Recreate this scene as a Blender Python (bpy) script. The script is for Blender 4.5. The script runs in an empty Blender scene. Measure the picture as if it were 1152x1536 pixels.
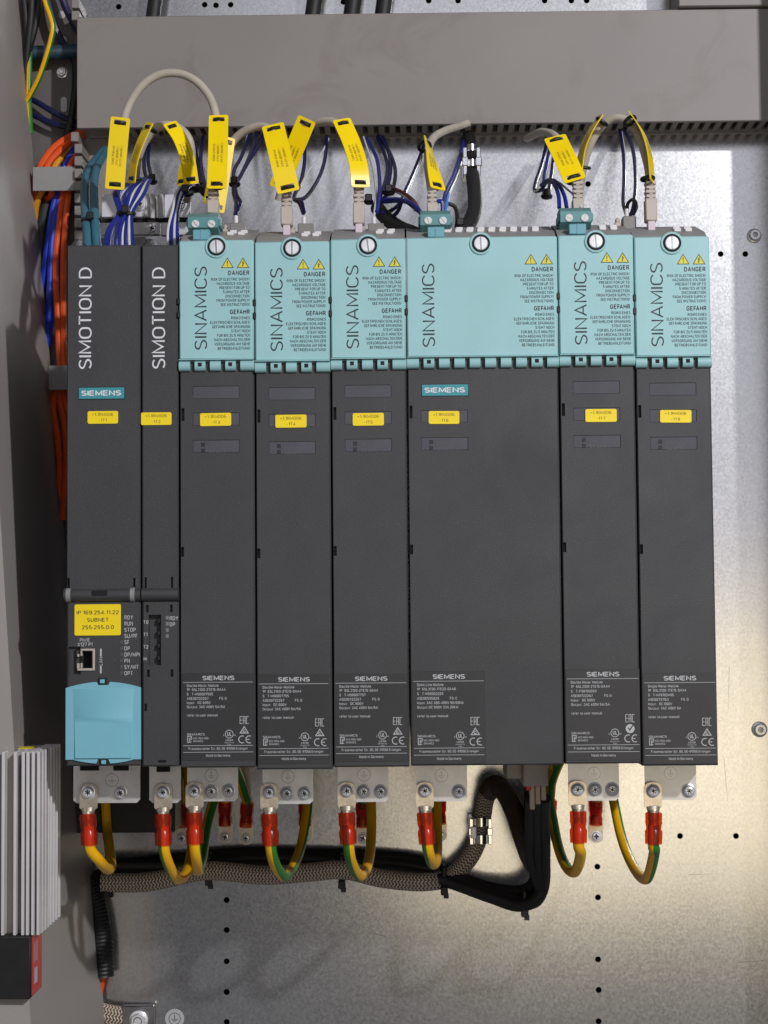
import bpy, bmesh, math, random
from mathutils import Vector, Matrix
random.seed(7)
S = 0.001                                   # everything below is written in millimetres
sc = bpy.context.scene
COL = sc.collection

# ------------------------------------------------------------------ camera
CX, CD, CZ = 224.07, 1150.0, 100.27
YAW, PITCH, ROLL, FPX = 0.012887, 0.056601, 0.0082725, 2638.75
RM = Matrix.Rotation(YAW, 3, 'Z') @ Matrix.Rotation(PITCH, 3, 'X') @ Matrix.Rotation(ROLL, 3, 'Y')
cam_d = bpy.data.cameras.new('camera'); cam = bpy.data.objects.new('camera', cam_d); COL.objects.link(cam)
r_, f_, u_ = RM.col[0], RM.col[1], RM.col[2]
cam.matrix_world = Matrix(((r_[0], u_[0], -f_[0], CX*S), (r_[1], u_[1], -f_[1], -CD*S), (r_[2], u_[2], -f_[2], CZ*S), (0, 0, 0, 1)))
cam_d.sensor_fit = 'HORIZONTAL'; cam_d.sensor_width = 36.0; cam_d.lens = 36.0*FPX/1152.0
cam_d.clip_start = 0.01; cam_d.clip_end = 50
sc.camera = cam
def P(px, py, Y=0.0):
    """point of the place (mm) seen at photo pixel px,py lying on the plane at depth Y"""
    d = RM @ Vector(((px-576)/FPX, 1.0, -(py-768)/FPX))
    t = (Y+CD)/d.y
    return Vector((CX, -CD, CZ)) + d*t

# ------------------------------------------------------------------ light
w = bpy.data.worlds.new('World'); sc.world = w; w.use_nodes = True
w.node_tree.nodes['Background'].inputs[0].default_value = (0.62, 0.64, 0.72, 1)
w.node_tree.nodes['Background'].inputs[1].default_value = 0.17
def area(name, loc, target, sx, sy, power, col):
    l = bpy.data.lights.new(name, 'AREA'); l.shape = 'RECTANGLE'; l.size = sx; l.size_y = sy
    l.energy = power; l.color = col
    o = bpy.data.objects.new(name, l); COL.objects.link(o)
    o.location = loc
    d = Vector(target)-Vector(loc)
    o.rotation_euler = d.to_track_quat('-Z', 'Y').to_euler()
    return o
area('ceiling_lamp', (1.5, -2.15, 1.30), (0.3, 0.2, 0.15), 0.08, 0.08, 56, (0.97, 0.97, 1.0))
area('warm_reflection_fill', (0.80, -2.3, -0.24), (0.80, 0, -0.24), 1.14, 0.62, 4.3, (1.0, 0.85, 0.59))  # added warm panel standing in for the room's glow reflected in the plate
area('cool_reflection_fill', (0.65, -2.3, 0.92), (0.65, 0, 0.92), 1.8, 1.7, 7.4, (0.89, 0.89, 1.0))  # added white panel that gives the plate its bright cool reflection
sc.view_settings.view_transform = 'Standard'; sc.view_settings.look = 'None'
sc.view_settings.exposure = 0.0; sc.view_settings.gamma = 1.0

# ------------------------------------------------------------------ materials
def mat(name, col, rough=0.5, metal=0.0, var=0.0, vscale=60.0, bump=0.0, bscale=900.0, spec=0.5, coat=0.0, stretch=None):
    m = bpy.data.materials.new(name); m.use_nodes = True
    nt = m.node_tree; b = nt.nodes['Principled BSDF']
    b.inputs['Base Color'].default_value = (*col, 1); b.inputs['Roughness'].default_value = rough
    b.inputs['Metallic'].default_value = metal
    b.inputs['Specular IOR Level'].default_value = spec
    b.inputs['Coat Weight'].default_value = coat
    tc = nt.nodes.new('ShaderNodeTexCoord')
    src = tc.outputs['Object']
    if stretch:
        mp = nt.nodes.new('ShaderNodeMapping'); mp.inputs['Scale'].default_value = stretch
        nt.links.new(src, mp.inputs[0]); src = mp.outputs[0]
    if var > 0:
        n = nt.nodes.new('ShaderNodeTexNoise'); n.inputs['Scale'].default_value = vscale; n.inputs['Detail'].default_value = 5
        nt.links.new(src, n.inputs['Vector'])
        r = nt.nodes.new('ShaderNodeValToRGB')
        r.color_ramp.elements[0].position = 0.3; r.color_ramp.elements[1].position = 0.7
        r.color_ramp.elements[0].color = (*[c*(1-var) for c in col], 1)
        r.color_ramp.elements[1].color = (*[min(1, c*(1+var)) for c in col], 1)
        nt.links.new(n.outputs['Fac'], r.inputs[0]); nt.links.new(r.outputs[0], b.inputs['Base Color'])
    if bump > 0:
        n2 = nt.nodes.new('ShaderNodeTexNoise'); n2.inputs['Scale'].default_value = bscale; n2.inputs['Detail'].default_value = 3
        nt.links.new(src, n2.inputs['Vector'])
        bp = nt.nodes.new('ShaderNodeBump'); bp.inputs['Strength'].default_value = bump; bp.inputs['Distance'].default_value = 0.0004
        nt.links.new(n2.outputs['Fac'], bp.inputs['Height']); nt.links.new(bp.outputs[0], b.inputs['Normal'])
    return m
DARK = mat('dark_plastic', (.0445, .0445, .0465), .55, 0, .10, 25, .35, 1600)
def dust(m):
    nt = m.node_tree; b = nt.nodes['Principled BSDF']; L = nt.links.new
    tc = nt.nodes.new('ShaderNodeTexCoord'); n = nt.nodes.new('ShaderNodeTexNoise'); n.inputs['Scale'].default_value = 750; n.inputs['Detail'].default_value = 2
    L(tc.outputs['Object'], n.inputs['Vector'])
    n2 = nt.nodes.new('ShaderNodeTexNoise'); n2.inputs['Scale'].default_value = 14; n2.inputs['Detail'].default_value = 6; n2.inputs['Distortion'].default_value = .8; L(tc.outputs['Object'], n2.inputs['Vector'])
    r = nt.nodes.new('ShaderNodeValToRGB'); r.color_ramp.elements[0].position = .64; r.color_ramp.elements[1].position = .78
    L(n.outputs['Fac'], r.inputs[0])
    mc = nt.nodes.new('ShaderNodeMix'); mc.data_type = 'RGBA'; mc.blend_type = 'ADD'
    sc_ = nt.nodes.new('ShaderNodeMath'); sc_.operation = 'MULTIPLY'; sc_.inputs[1].default_value = .045; L(r.outputs[0], sc_.inputs[0]); L(sc_.outputs[0], mc.inputs[0])
    old = b.inputs['Base Color'].links[0].from_socket; L(old, mc.inputs[6]); mc.inputs[7].default_value = (1, 1, 1, 1); L(mc.outputs[2], b.inputs['Base Color'])
    mr = nt.nodes.new('ShaderNodeMapRange'); mr.inputs[1].default_value = .3; mr.inputs[2].default_value = .7; mr.inputs[3].default_value = .44; mr.inputs[4].default_value = .66
    L(n2.outputs['Fac'], mr.inputs[0]); L(mr.outputs[0], b.inputs['Roughness'])
dust(DARK)
DARK2 = mat('plate_print_black', (.030, .030, .032), .42, 0, .08, 40, .1, 900)
BLACK = mat('black_plastic', (.010, .010, .011), .5, 0, .2, 80, .1)
BLACKG = mat('black_rubber', (.010, .009, .009), .58, 0, .25, 60, .25, 500)
BROWNJ = mat('shrink_sleeve', (.058, .042, .034), .27, 0, .3, 60, .5, 350)
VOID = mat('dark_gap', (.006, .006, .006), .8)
TEAL = mat('teal_plastic', (.335, .585, .60), .45, 0, .04, 30, .12, 1500)
TEALR = mat('teal_hinge', (.31, .55, .56), .4, 0, .05, 30, .1, 1500)
TEALD = mat('terminal_green', (.105, .27, .275), .4, 0, .06, 60, .1, 1200)
TEALL = mat('terminal_neck', (.15, .38, .44), .35)
BLUEC = mat('blue_cover', (.20, .50, .60), .45, 0, .04, 20, .15, 1500)
LOGO = mat('logo_teal', (.045, .30, .34), .45)
WHITE = mat('white_print', (.75, .75, .77), .6)
GREYP = mat('grey_print', (.50, .50, .51), .6)
INK = mat('black_print', (.018, .024, .028), .6)
INKB = mat('brown_print', (.17, .12, .015), .7)
YEL = mat('yellow_sticker', (1.0, .73, .006), .45, 0, .04, 40)
TAGY = mat('yellow_tag', (1.0, .70, .002), .25, 0, .05, 60, .05, 600)
WARN = mat('warning_yellow', (.74, .66, .05), .5)
CREAM = mat('cream_cable', (.50, .44, .36), .5, 0, .10, 60, .12, 600)
PLUG = mat('plug_beige', (.50, .43, .37), .5, 0, .06, 60)
PLUGP = mat('plug_clear', (.66, .54, .60), .3)
WHITEP = mat('white_plastic', (.70, .68, .68), .45)
GREYM = mat('grey_moulding', (.20, .19, .18), .5, 0, .08, 60, .2, 1200)
GREYL = mat('grey_light_moulding', (.27, .26, .255), .5, 0, .08, 60)
DUCT = mat('trunking_grey', (.238, .213, .196), .5, 0, .05, 9, .18, 1300)
DUCTB = mat('trunking_finger', (.27, .24, .215), .55, 0, .10, 30)
WALLM = mat('cabinet_paint', (.33, .30, .28), .5, 0, .05, 6, .3, 1200)
RAILM = mat('rail_paint', (.115, .10, .095), .5, 0, .12, 15, .2)
STEEL = mat('zinc_steel', (.82, .82, .83), .27, .45, .12, 90, .2, 300)
STEELD = mat('dark_steel', (.30, .30, .31), .35, .95, .2, 120, .2, 500)
TINP = mat('tinned_plate', (.66, .65, .63), .38, .55, .12, 45, .25, 260)
LUGM = mat('tinned_lug', (.62, .54, .42), .3, .72, .15, 90, .3, 300)
ALU = mat('aluminium_fin', (.66, .64, .64), .45, .15, .06, 40)
ALUL = mat('bright_bracket', (.82, .81, .86), .3, .2, .08, 60)
CHROME = mat('chrome_clip', (.72, .72, .73), .16, 1.0, .1, 90)
BLUEW = mat('blue_wire', (.012, .022, .22), .4, 0, .15, 50)
BLUED = mat('navy_wire', (.006, .007, .055), .38, 0, .2, 50)
WHITEW = mat('white_wire', (.66, .66, .68), .45)
BROWNW = mat('brown_wire', (.22, .05, .03), .45)
BLUEB = mat('bright_blue_wire', (.02, .045, .50), .38, 0, .1, 50)
BLUEL = mat('light_blue_wire', (.08, .22, .62), .4)
TEALC = mat('petrol_cable', (.04, .15, .21), .42, 0, .10, 40)
TEALDK = mat('dark_petrol_cable', (.02, .05, .075), .45)
ORANGE = mat('orange_wire', (.72, .085, .008), .38, 0, .12, 40)
AMBER = mat('amber_wire', (.70, .30, .01), .4, 0, .1, 40)
YELW = mat('yellow_core', (.95, .49, .004), .36, 0, .08, 40)
GRNW = mat('green_core', (.035, .20, .02), .36, 0, .1, 40)
REDL = mat('red_label', (.55, .02, .02), .4)
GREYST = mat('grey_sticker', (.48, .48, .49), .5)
LEDM = mat('led_window', (.022, .02, .022), .25)
WINM = mat('window_film', (.074, .074, .086), .2, 0, .15, 40)
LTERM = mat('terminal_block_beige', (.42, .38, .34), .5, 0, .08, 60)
LTPIN = mat('terminal_pin_beige', (.62, .48, .38), .45, 0, .1, 60)
LEDG = mat('led_off', (.10, .09, .09), .3)

def plate_material():
    m = bpy.data.materials.new('galvanised_sheet'); m.use_nodes = True
    nt = m.node_tree; b = nt.nodes['Principled BSDF']; L = nt.links.new
    tc = nt.nodes.new('ShaderNodeTexCoord')
    mp = nt.nodes.new('ShaderNodeMapping'); mp.inputs['Scale'].default_value = (1, 1, .8); L(tc.outputs['Object'], mp.inputs[0])
    vo = nt.nodes.new('ShaderNodeTexVoronoi'); vo.inputs['Scale'].default_value = 700; L(mp.outputs[0], vo.inputs['Vector'])
    n1 = nt.nodes.new('ShaderNodeTexNoise'); n1.inputs['Scale'].default_value = 600; n1.inputs['Detail'].default_value = 5; L(mp.outputs[0], n1.inputs['Vector'])
    n2 = nt.nodes.new('ShaderNodeTexNoise'); n2.inputs['Scale'].default_value = 9; n2.inputs['Detail'].default_value = 6; L(tc.outputs['Object'], n2.inputs['Vector'])
    mp2 = nt.nodes.new('ShaderNodeMapping'); mp2.inputs['Scale'].default_value = (6, 1, 160); L(tc.outputs['Object'], mp2.inputs[0])
    n3 = nt.nodes.new('ShaderNodeTexNoise'); n3.inputs['Scale'].default_value = 1; n3.inputs['Detail'].default_value = 4; L(mp2.outputs[0], n3.inputs['Vector'])
    mx = nt.nodes.new('ShaderNodeMix'); mx.data_type = 'FLOAT'; mx.inputs[0].default_value = .5
    L(vo.outputs['Color'], mx.inputs[2]); L(n1.outputs['Fac'], mx.inputs[3])
    cr = nt.nodes.new('ShaderNodeValToRGB'); cr.color_ramp.elements[0].color = (.52, .52, .52, 1); cr.color_ramp.elements[1].color = (.70, .695, .69, 1)
    cr.color_ramp.elements[0].position = .2; cr.color_ramp.elements[1].position = .8
    L(mx.outputs[0], cr.inputs[0])
    mc = nt.nodes.new('ShaderNodeMix'); mc.data_type = 'RGBA'; mc.blend_type = 'MULTIPLY'; mc.inputs[0].default_value = .35
    cr2 = nt.nodes.new('ShaderNodeValToRGB'); cr2.color_ramp.elements[0].color = (.72, .72, .72, 1); cr2.color_ramp.elements[0].position = .3; cr2.color_ramp.elements[1].position = .7
    L(n2.outputs['Fac'], cr2.inputs[0]); L(cr.outputs[0], mc.inputs[6]); L(cr2.outputs[0], mc.inputs[7])
    L(mc.outputs[2], b.inputs['Base Color'])
    b.inputs['Metallic'].default_value = .9
    mr = nt.nodes.new('ShaderNodeMapRange'); mr.inputs[3].default_value = .17; mr.inputs[4].default_value = .22
    L(mx.outputs[0], mr.inputs[0]); L(mr.outputs[0], b.inputs['Roughness'])
    ad = nt.nodes.new('ShaderNodeMath'); ad.operation = 'ADD'; L(mx.outputs[0], ad.inputs[0]); L(n3.outputs['Fac'], ad.inputs[1])
    bp = nt.nodes.new('ShaderNodeBump'); bp.inputs['Strength'].default_value = .04; bp.inputs['Distance'].default_value = .0003
    L(ad.outputs[0], bp.inputs['Height']); L(bp.outputs[0], b.inputs['Normal'])
    return m
PLATE = plate_material()

def duct_material():
    m = DUCT.copy(); m.name = 'smudged_trunking'
    nt = m.node_tree; b = nt.nodes['Principled BSDF']; L = nt.links.new
    tc = nt.nodes.new('ShaderNodeTexCoord')
    n = nt.nodes.new('ShaderNodeTexNoise'); n.inputs['Scale'].default_value = 17; n.inputs['Detail'].default_value = 7; n.inputs['Roughness'].default_value = .62; n.inputs['Distortion'].default_value = 1.2
    L(tc.outputs['Object'], n.inputs['Vector'])
    r = nt.nodes.new('ShaderNodeValToRGB'); r.color_ramp.elements[0].position = .54; r.color_ramp.elements[1].position = .70
    r.color_ramp.elements[0].color = (1, 1, 1, 1); r.color_ramp.elements[1].color = (.86, .83, .81, 1)
    L(n.outputs['Fac'], r.inputs[0])
    old = b.inputs['Base Color'].links[0].from_socket
    mc = nt.nodes.new('ShaderNodeMix'); mc.data_type = 'RGBA'; mc.blend_type = 'MULTIPLY'; mc.inputs[0].default_value = .8
    L(old, mc.inputs[6]); L(r.outputs[0], mc.inputs[7]); L(mc.outputs[2], b.inputs['Base Color'])
    return m
DUCTS = duct_material()

def braid_material():
    m = bpy.data.materials.new('tinned_braid'); m.use_nodes = True
    nt = m.node_tree; b = nt.nodes['Principled BSDF']; L = nt.links.new
    uv = nt.nodes.new('ShaderNodeUVMap'); sp = nt.nodes.new('ShaderNodeSeparateXYZ'); L(uv.outputs[0], sp.inputs[0])
    k = math.tau
    pp_ = nt.nodes.new('ShaderNodeMath'); pp_.operation = 'PINGPONG'; pp_.inputs[1].default_value = 1/20; L(sp.outputs[1], pp_.inputs[0])
    m1 = nt.nodes.new('ShaderNodeMath'); m1.operation = 'MULTIPLY'; m1.inputs[1].default_value = k*380; L(sp.outputs[0], m1.inputs[0])
    m2 = nt.nodes.new('ShaderNodeMath'); m2.operation = 'MULTIPLY_ADD'; m2.inputs[1].default_value = k*13; L(pp_.outputs[0], m2.inputs[0]); L(m1.outputs[0], m2.inputs[2])
    s1 = nt.nodes.new('ShaderNodeMath'); s1.operation = 'SINE'; L(m2.outputs[0], s1.inputs[0])
    m3 = nt.nodes.new('ShaderNodeMath'); m3.operation = 'MULTIPLY'; m3.inputs[1].default_value = k*20; L(sp.outputs[1], m3.inputs[0])
    s2 = nt.nodes.new('ShaderNodeMath'); s2.operation = 'COSINE'; L(m3.outputs[0], s2.inputs[0])
    s3 = nt.nodes.new('ShaderNodeMath'); s3.operation = 'MULTIPLY'; s3.inputs[1].default_value = -.35; L(s2.outputs[0], s3.inputs[0])
    mu = nt.nodes.new('ShaderNodeMath'); mu.operation = 'ADD'; L(s1.outputs[0], mu.inputs[0]); L(s3.outputs[0], mu.inputs[1])
    r = nt.nodes.new('ShaderNodeValToRGB')
    r.color_ramp.elements[0].color = (.14, .105, .08, 1); r.color_ramp.elements[0].position = .25
    r.color_ramp.elements[1].color = (.74, .61, .48, 1); r.color_ramp.elements[1].position = .85
    mr = nt.nodes.new('ShaderNodeMapRange'); mr.inputs[1].default_value = -1; L(mu.outputs[0], mr.inputs[0])
    L(mr.outputs[0], r.inputs[0]); L(r.outputs[0], b.inputs['Base Color'])
    b.inputs['Metallic'].default_value = .25; b.inputs['Roughness'].default_value = .4
    bp = nt.nodes.new('ShaderNodeBump'); bp.inputs['Strength'].default_value = .9; bp.inputs['Distance'].default_value = .0007
    L(mr.outputs[0], bp.inputs['Height']); L(bp.outputs[0], b.inputs['Normal'])
    return m
BRAID = braid_material()

def film_material(name, tcol, col, fac):
    m = bpy.data.materials.new(name); m.use_nodes = True
    nt = m.node_tree; b = nt.nodes['Principled BSDF']; L = nt.links.new
    b.inputs['Base Color'].default_value = (*col, 1); b.inputs['Roughness'].default_value = .22
    t = nt.nodes.new('ShaderNodeBsdfTransparent'); t.inputs[0].default_value = (*tcol, 1)
    mx = nt.nodes.new('ShaderNodeMixShader'); mx.inputs[0].default_value = fac
    out = nt.nodes['Material Output']
    L(t.outputs[0], mx.inputs[1]); L(b.outputs[0], mx.inputs[2]); L(mx.outputs[0], out.inputs[0])
    return m
REDS = film_material('red_sleeve', (1.0, .30, .10), (.42, .034, .016), .38)

# ------------------------------------------------------------------ geometry builder
def smooth_path(pts, sub=6):
    pts = [Vector(p) for p in pts]
    if len(pts) < 3: 
        return [pts[0].lerp(pts[-1], i/4) for i in range(5)]
    out = []
    ext = [pts[0]*2-pts[1]] + pts + [pts[-1]*2-pts[-2]]
    for i in range(1, len(ext)-2):
        p0, p1, p2, p3 = ext[i-1:i+3]
        # centripetal catmull-rom
        t0 = 0.0; t1 = t0+max(1e-3, (p1-p0).length)**.5; t2 = t1+max(1e-3, (p2-p1).length)**.5; t3 = t2+max(1e-3, (p3-p2).length)**.5
        for k in range(sub):
            t = t1+(t2-t1)*k/sub
            a1 = p0*((t1-t)/(t1-t0))+p1*((t-t0)/(t1-t0)); a2 = p1*((t2-t)/(t2-t1))+p2*((t-t1)/(t2-t1)); a3 = p2*((t3-t)/(t3-t2))+p3*((t-t2)/(t3-t2))
            b1 = a1*((t2-t)/(t2-t0))+a2*((t-t0)/(t2-t0)); b2 = a2*((t3-t)/(t3-t1))+a3*((t-t1)/(t3-t1))
            out.append(b1*((t2-t)/(t2-t1))+b2*((t-t1)/(t2-t1)))
    out.append(pts[-1]); return out

class G:
    def __init__(s): s.v = []; s.f = []; s.m = []; s.uv = {}
    def add(s, vs, fs, mi=0):
        o = len(s.v); s.v += [Vector(v) for v in vs]
        for f in fs: s.f.append([i+o for i in f]); s.m.append(mi)
        return o
    def box(s, x0, x1, y0, y1, z0, z1, bev=0.0, mi=0):
        if x0 > x1: x0, x1 = x1, x0
        if z0 > z1: z0, z1 = z1, z0
        if y0 > y1: y0, y1 = y1, y0
        bev = min(bev, (x1-x0)*.45, (y1-y0)*.45, (z1-z0)*.45)
        lo = (x0, y0, z0); hi = (x1, y1, z1)
        if bev <= 0:
            vs = [(a, b, c) for a in (x0, x1) for b in (y0, y1) for c in (z0, z1)]
            s.add(vs, [(0, 1, 3, 2), (4, 6, 7, 5), (0, 4, 5, 1), (2, 3, 7, 6), (0, 2, 6, 4), (1, 5, 7, 3)], mi); return
        vs = []; idx = {}
        for sx in (0, 1):
            for sy in (0, 1):
                for sz in (0, 1):
                    sg = (sx, sy, sz)
                    for a in range(3):
                        p = [(hi[k] if sg[k] else lo[k]) + (0 if k == a else (-bev if sg[k] else bev)) for k in range(3)]
                        idx[(sg, a)] = len(vs); vs.append(p)
        fs = []
        for a in range(3):
            b, c = [k for k in range(3) if k != a]
            for sa in (0, 1):
                q = []
                for sb, s2 in ((0, 0), (1, 0), (1, 1), (0, 1)):
                    sg = [0]*3; sg[a] = sa; sg[b] = sb; sg[c] = s2; q.append(idx[(tuple(sg), a)])
                fs.append(q)
            for sb in (0, 1):
                for s2 in (0, 1):
                    q = []
                    for sa, ax in ((0, b), (1, b), (1, c), (0, c)):
                        sg = [0]*3; sg[a] = sa; sg[b] = sb; sg[c] = s2; q.append(idx[(tuple(sg), ax)])
                    fs.append(q)
        for sx in (0, 1):
            for sy in (0, 1):
                for sz in (0, 1): fs.append([idx[((sx, sy, sz), a)] for a in range(3)])
        s.add(vs, fs, mi)
    def lathe(s, c, axis, prof, n=20, mi=0, caps=True):
        """prof: (radius, height along axis)"""
        c = Vector(c); a = Vector(axis).normalized()
        u = a.orthogonal().normalized(); v = a.cross(u)
        vs = []; fs = []
        for r, h in prof:
            for k in range(n):
                t = math.tau*k/n; vs.append(c+a*h+(u*math.cos(t)+v*math.sin(t))*r)
        for i in range(len(prof)-1):
            for k in range(n): fs.append((i*n+k, i*n+(k+1) % n, (i+1)*n+(k+1) % n, (i+1)*n+k))
        if caps: fs.append(tuple(range(n))[::-1]); fs.append(tuple((len(prof)-1)*n+k for k in range(n)))
        s.add(vs, fs, mi)
    def tube(s, pts, r, n=8, mi=0, sub=6, stripe=None, twist=0.0, flat=1.0):
        pts = smooth_path(pts, sub)
        q = [pts[0]]
        for p in pts[1:]:
            if (p-q[-1]).length > 1e-4: q.append(p)
        pts = q
        N = len(pts); T = []
        for i in range(N):
            T.append((pts[min(N-1, i+1)]-pts[max(0, i-1)]).normalized())
        u = T[0].cross(Vector((0, 1, 0)))
        if u.length < .1: u = T[0].orthogonal()
        u.normalize(); vs = []; L = 0; o = len(s.v)
        rr = r if callable(r) else (lambda t: r)
        for i in range(N):
            u = (u-T[i]*u.dot(T[i])).normalized(); b = T[i].cross(u)
            if i: L += (pts[i]-pts[i-1]).length
            for k in range(n+1):
                t = math.tau*k/n + twist*i/N
                R = rr(i/(N-1))
                vs.append(pts[i]+(u*math.cos(t)+b*math.sin(t)*flat)*R)
                s.uv[o+len(vs)-1] = (L*S, k/n)
        s.v += vs
        for i in range(N-1):
            for k in range(n):
                s.f.append([o+i*(n+1)+k, o+i*(n+1)+k+1, o+(i+1)*(n+1)+k+1, o+(i+1)*(n+1)+k])
                s.m.append(stripe[1] if stripe and (k % n) in stripe[0] else mi)
        for e in (0, N-1):
            f = [o+e*(n+1)+k for k in range(n)]
            s.f.append(f if e else f[::-1]); s.m.append(mi)
    def prism(s, poly, y0, y1, mi=0):
        """poly in (x,z), extruded from y0 to y1"""
        n = len(poly)
        vs = [(x, y0, z) for x, z in poly]+[(x, y1, z) for x, z in poly]
        fs = [tuple(range(n)), tuple(range(2*n-1, n-1, -1))]+[(i, (i+1) % n, n+(i+1) % n, n+i) for i in range(n)]
        s.add(vs, fs, mi)
    def xprism(s, poly, x0, x1, mi=0):
        """poly in (y,z), extruded along x"""
        n = len(poly)
        vs = [(x0, y, z) for y, z in poly]+[(x1, y, z) for y, z in poly]
        fs = [tuple(range(n)), tuple(range(2*n-1, n-1, -1))]+[(i, (i+1) % n, n+(i+1) % n, n+i) for i in range(n)]
        s.add(vs, fs, mi)
    def zprism(s, poly, z0, z1, mi=0):
        n = len(poly)
        vs = [(x, y, z0) for x, y in poly]+[(x, y, z1) for x, y in poly]
        fs = [tuple(range(n)), tuple(range(2*n-1, n-1, -1))]+[(i, (i+1) % n, n+(i+1) % n, n+i) for i in range(n)]
        s.add(vs, fs, mi)
    def ring(s, c, r0, r1, y, n=32, a0=0, a1=math.tau, mi=0, sx=1.0):
        vs = []; fs = []
        full = abs(a1-a0-math.tau) < 1e-6
        for k in range(n+1):
            t = a0+(a1-a0)*k/n
            vs.append((c[0]+math.cos(t)*r0*sx, y, c[1]+math.sin(t)*r0)); vs.append((c[0]+math.cos(t)*r1*sx, y, c[1]+math.sin(t)*r1))
        for k in range(n): fs.append((2*k, 2*k+1, 2*k+3, 2*k+2))
        s.add(vs, fs, mi)
    def quad(s, x0, x1, z0, z1, y, mi=0): s.add([(x0, y, z0), (x1, y, z0), (x1, y, z1), (x0, y, z1)], [(0, 1, 2, 3)], mi)
    def poly(s, pts, y, mi=0): s.add([(x, y, z) for x, z in pts], [tuple(range(len(pts)))], mi)
    def panel(s, x0, x1, z0, z1, y, recs, mi=0):
        """front sheet at y with rectangular recesses (x0,x1,z0,z1,depth)"""
        xs = sorted({x0, x1, *[r[0] for r in recs], *[r[1] for r in recs]}); zs = sorted({z0, z1, *[r[2] for r in recs], *[r[3] for r in recs]})
        for i in range(len(xs)-1):
            for j in range(len(zs)-1):
                mx, mz = (xs[i]+xs[i+1])/2, (zs[j]+zs[j+1])/2
                d = 0
                for r in recs:
                    if r[0] < mx < r[1] and r[2] < mz < r[3]: d = r[4]
                s.quad(xs[i], xs[i+1], zs[j], zs[j+1], y+d, mi)
        for a, b, c, e, d in recs:
            s.add([(a, y, c), (b, y, c), (b, y, e), (a, y, e), (a, y+d, c), (b, y+d, c), (b, y+d, e), (a, y+d, e)], [(0, 1, 5, 4), (1, 2, 6, 5), (2, 3, 7, 6), (3, 0, 4, 7)], mi)
    def mesh(s, name, mats, origin=(0, 0, 0), smooth=38, recalc=True):
        o = Vector(origin)
        me = bpy.data.meshes.new(name)
        me.from_pydata([(v-o)*S for v in s.v], [], s.f)
        for m in mats: me.materials.append(m)
        for p, mi in zip(me.polygons, s.m): p.material_index = mi
        if s.uv:
            ul = me.uv_layers.new(name='UVMap')
            for lp in me.loops:
                ul.data[lp.index].uv = s.uv.get(lp.vertex_index, (0, 0))
        if recalc:
            bm = bmesh.new(); bm.from_mesh(me); bmesh.ops.recalc_face_normals(bm, faces=bm.faces); bm.to_mesh(me); bm.free()
        me.shade_smooth(); me.set_sharp_from_angle(angle=math.radians(smooth))
        return me

ORG = {}
MESH = {}
def link(name, data, parent=None):
    o = bpy.data.objects.new(name, data); COL.objects.link(o)
    if parent: o.parent = parent; ORG[o.name] = ORG[parent.name]
    return o
def tag(o, label, cat, group=None):
    o['label'] = label; o['category'] = cat
    if group: o['group'] = group
    return o
def thing(name, label, cat, loc, group=None):
    o = bpy.data.objects.new(name, None); COL.objects.link(o); o.empty_display_size = .01
    o.location = Vector(loc)*S; ORG[o.name] = Vector(loc)
    return tag(o, label, cat, group)
def part(name, g, mats, parent, key=None, local=False, smooth=38, label=None):
    """one mesh under its thing; g is a G or a function making one; key shares the mesh between alike pieces"""
    if not isinstance(mats, (list, tuple)): mats = [mats]
    if key and key in MESH: me = MESH[key]
    else:
        gg = g() if callable(g) else g
        me = gg.mesh(name, mats, (0, 0, 0) if local else ORG[parent.name], smooth)
        if key: MESH[key] = me
    o = link(name, me, parent)
    if label: o['label'] = label
    return o
def solo(name, g, mats, label, cat, group=None, origin=None):
    if not isinstance(mats, (list, tuple)): mats = [mats]
    org = Vector(origin) if origin else g.v[0].copy()
    o = bpy.data.objects.new(name, g.mesh(name, mats, org)); COL.objects.link(o)
    o.location = org*S; ORG[o.name] = org
    return tag(o, label, cat, group)
def struct(name, g, mats, parent=None):
    if not isinstance(mats, (list, tuple)): mats = [mats]
    o = bpy.data.objects.new(name, g.mesh(name, mats)); COL.objects.link(o); ORG[o.name] = Vector((0, 0, 0))
    if parent: o.parent = parent
    else: o['kind'] = 'structure'
    return o

# ------------------------------------------------------------------ lettering (flat print, strokes of an upright technical face)
def _a(cx, cy, rx, ry, a0, a1, n=7):
    return [(cx+rx*math.cos(math.radians(a0+(a1-a0)*k/n)), cy+ry*math.sin(math.radians(a0+(a1-a0)*k/n))) for k in range(n+1)]
def _bowl(w, y0, y1, x0=0.0):           # from the stem out, round and back
    r = (y1-y0)/2; rx = min(w*.55, r*.9)
    return [(x0, y1), (w-rx, y1)] + _a(w-rx, (y0+y1)/2, rx, r, 90, -90, 8)[1:-1] + [(w-rx, y0), (x0, y0)]
def _o(w, y0, y1, x0=0.0):
    r = min((w-x0)/2, (y1-y0)/2); h = r*1.15 if (y1-y0) > (w-x0)*1.2 else (y1-y0)/2
    m = (w+x0)/2
    return _a(m, y1-h, r, h, 0, 180, 8) + _a(m, y0+h, r, h, 180, 360, 8) + [(w, y1-h)]
_W = .50
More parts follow.
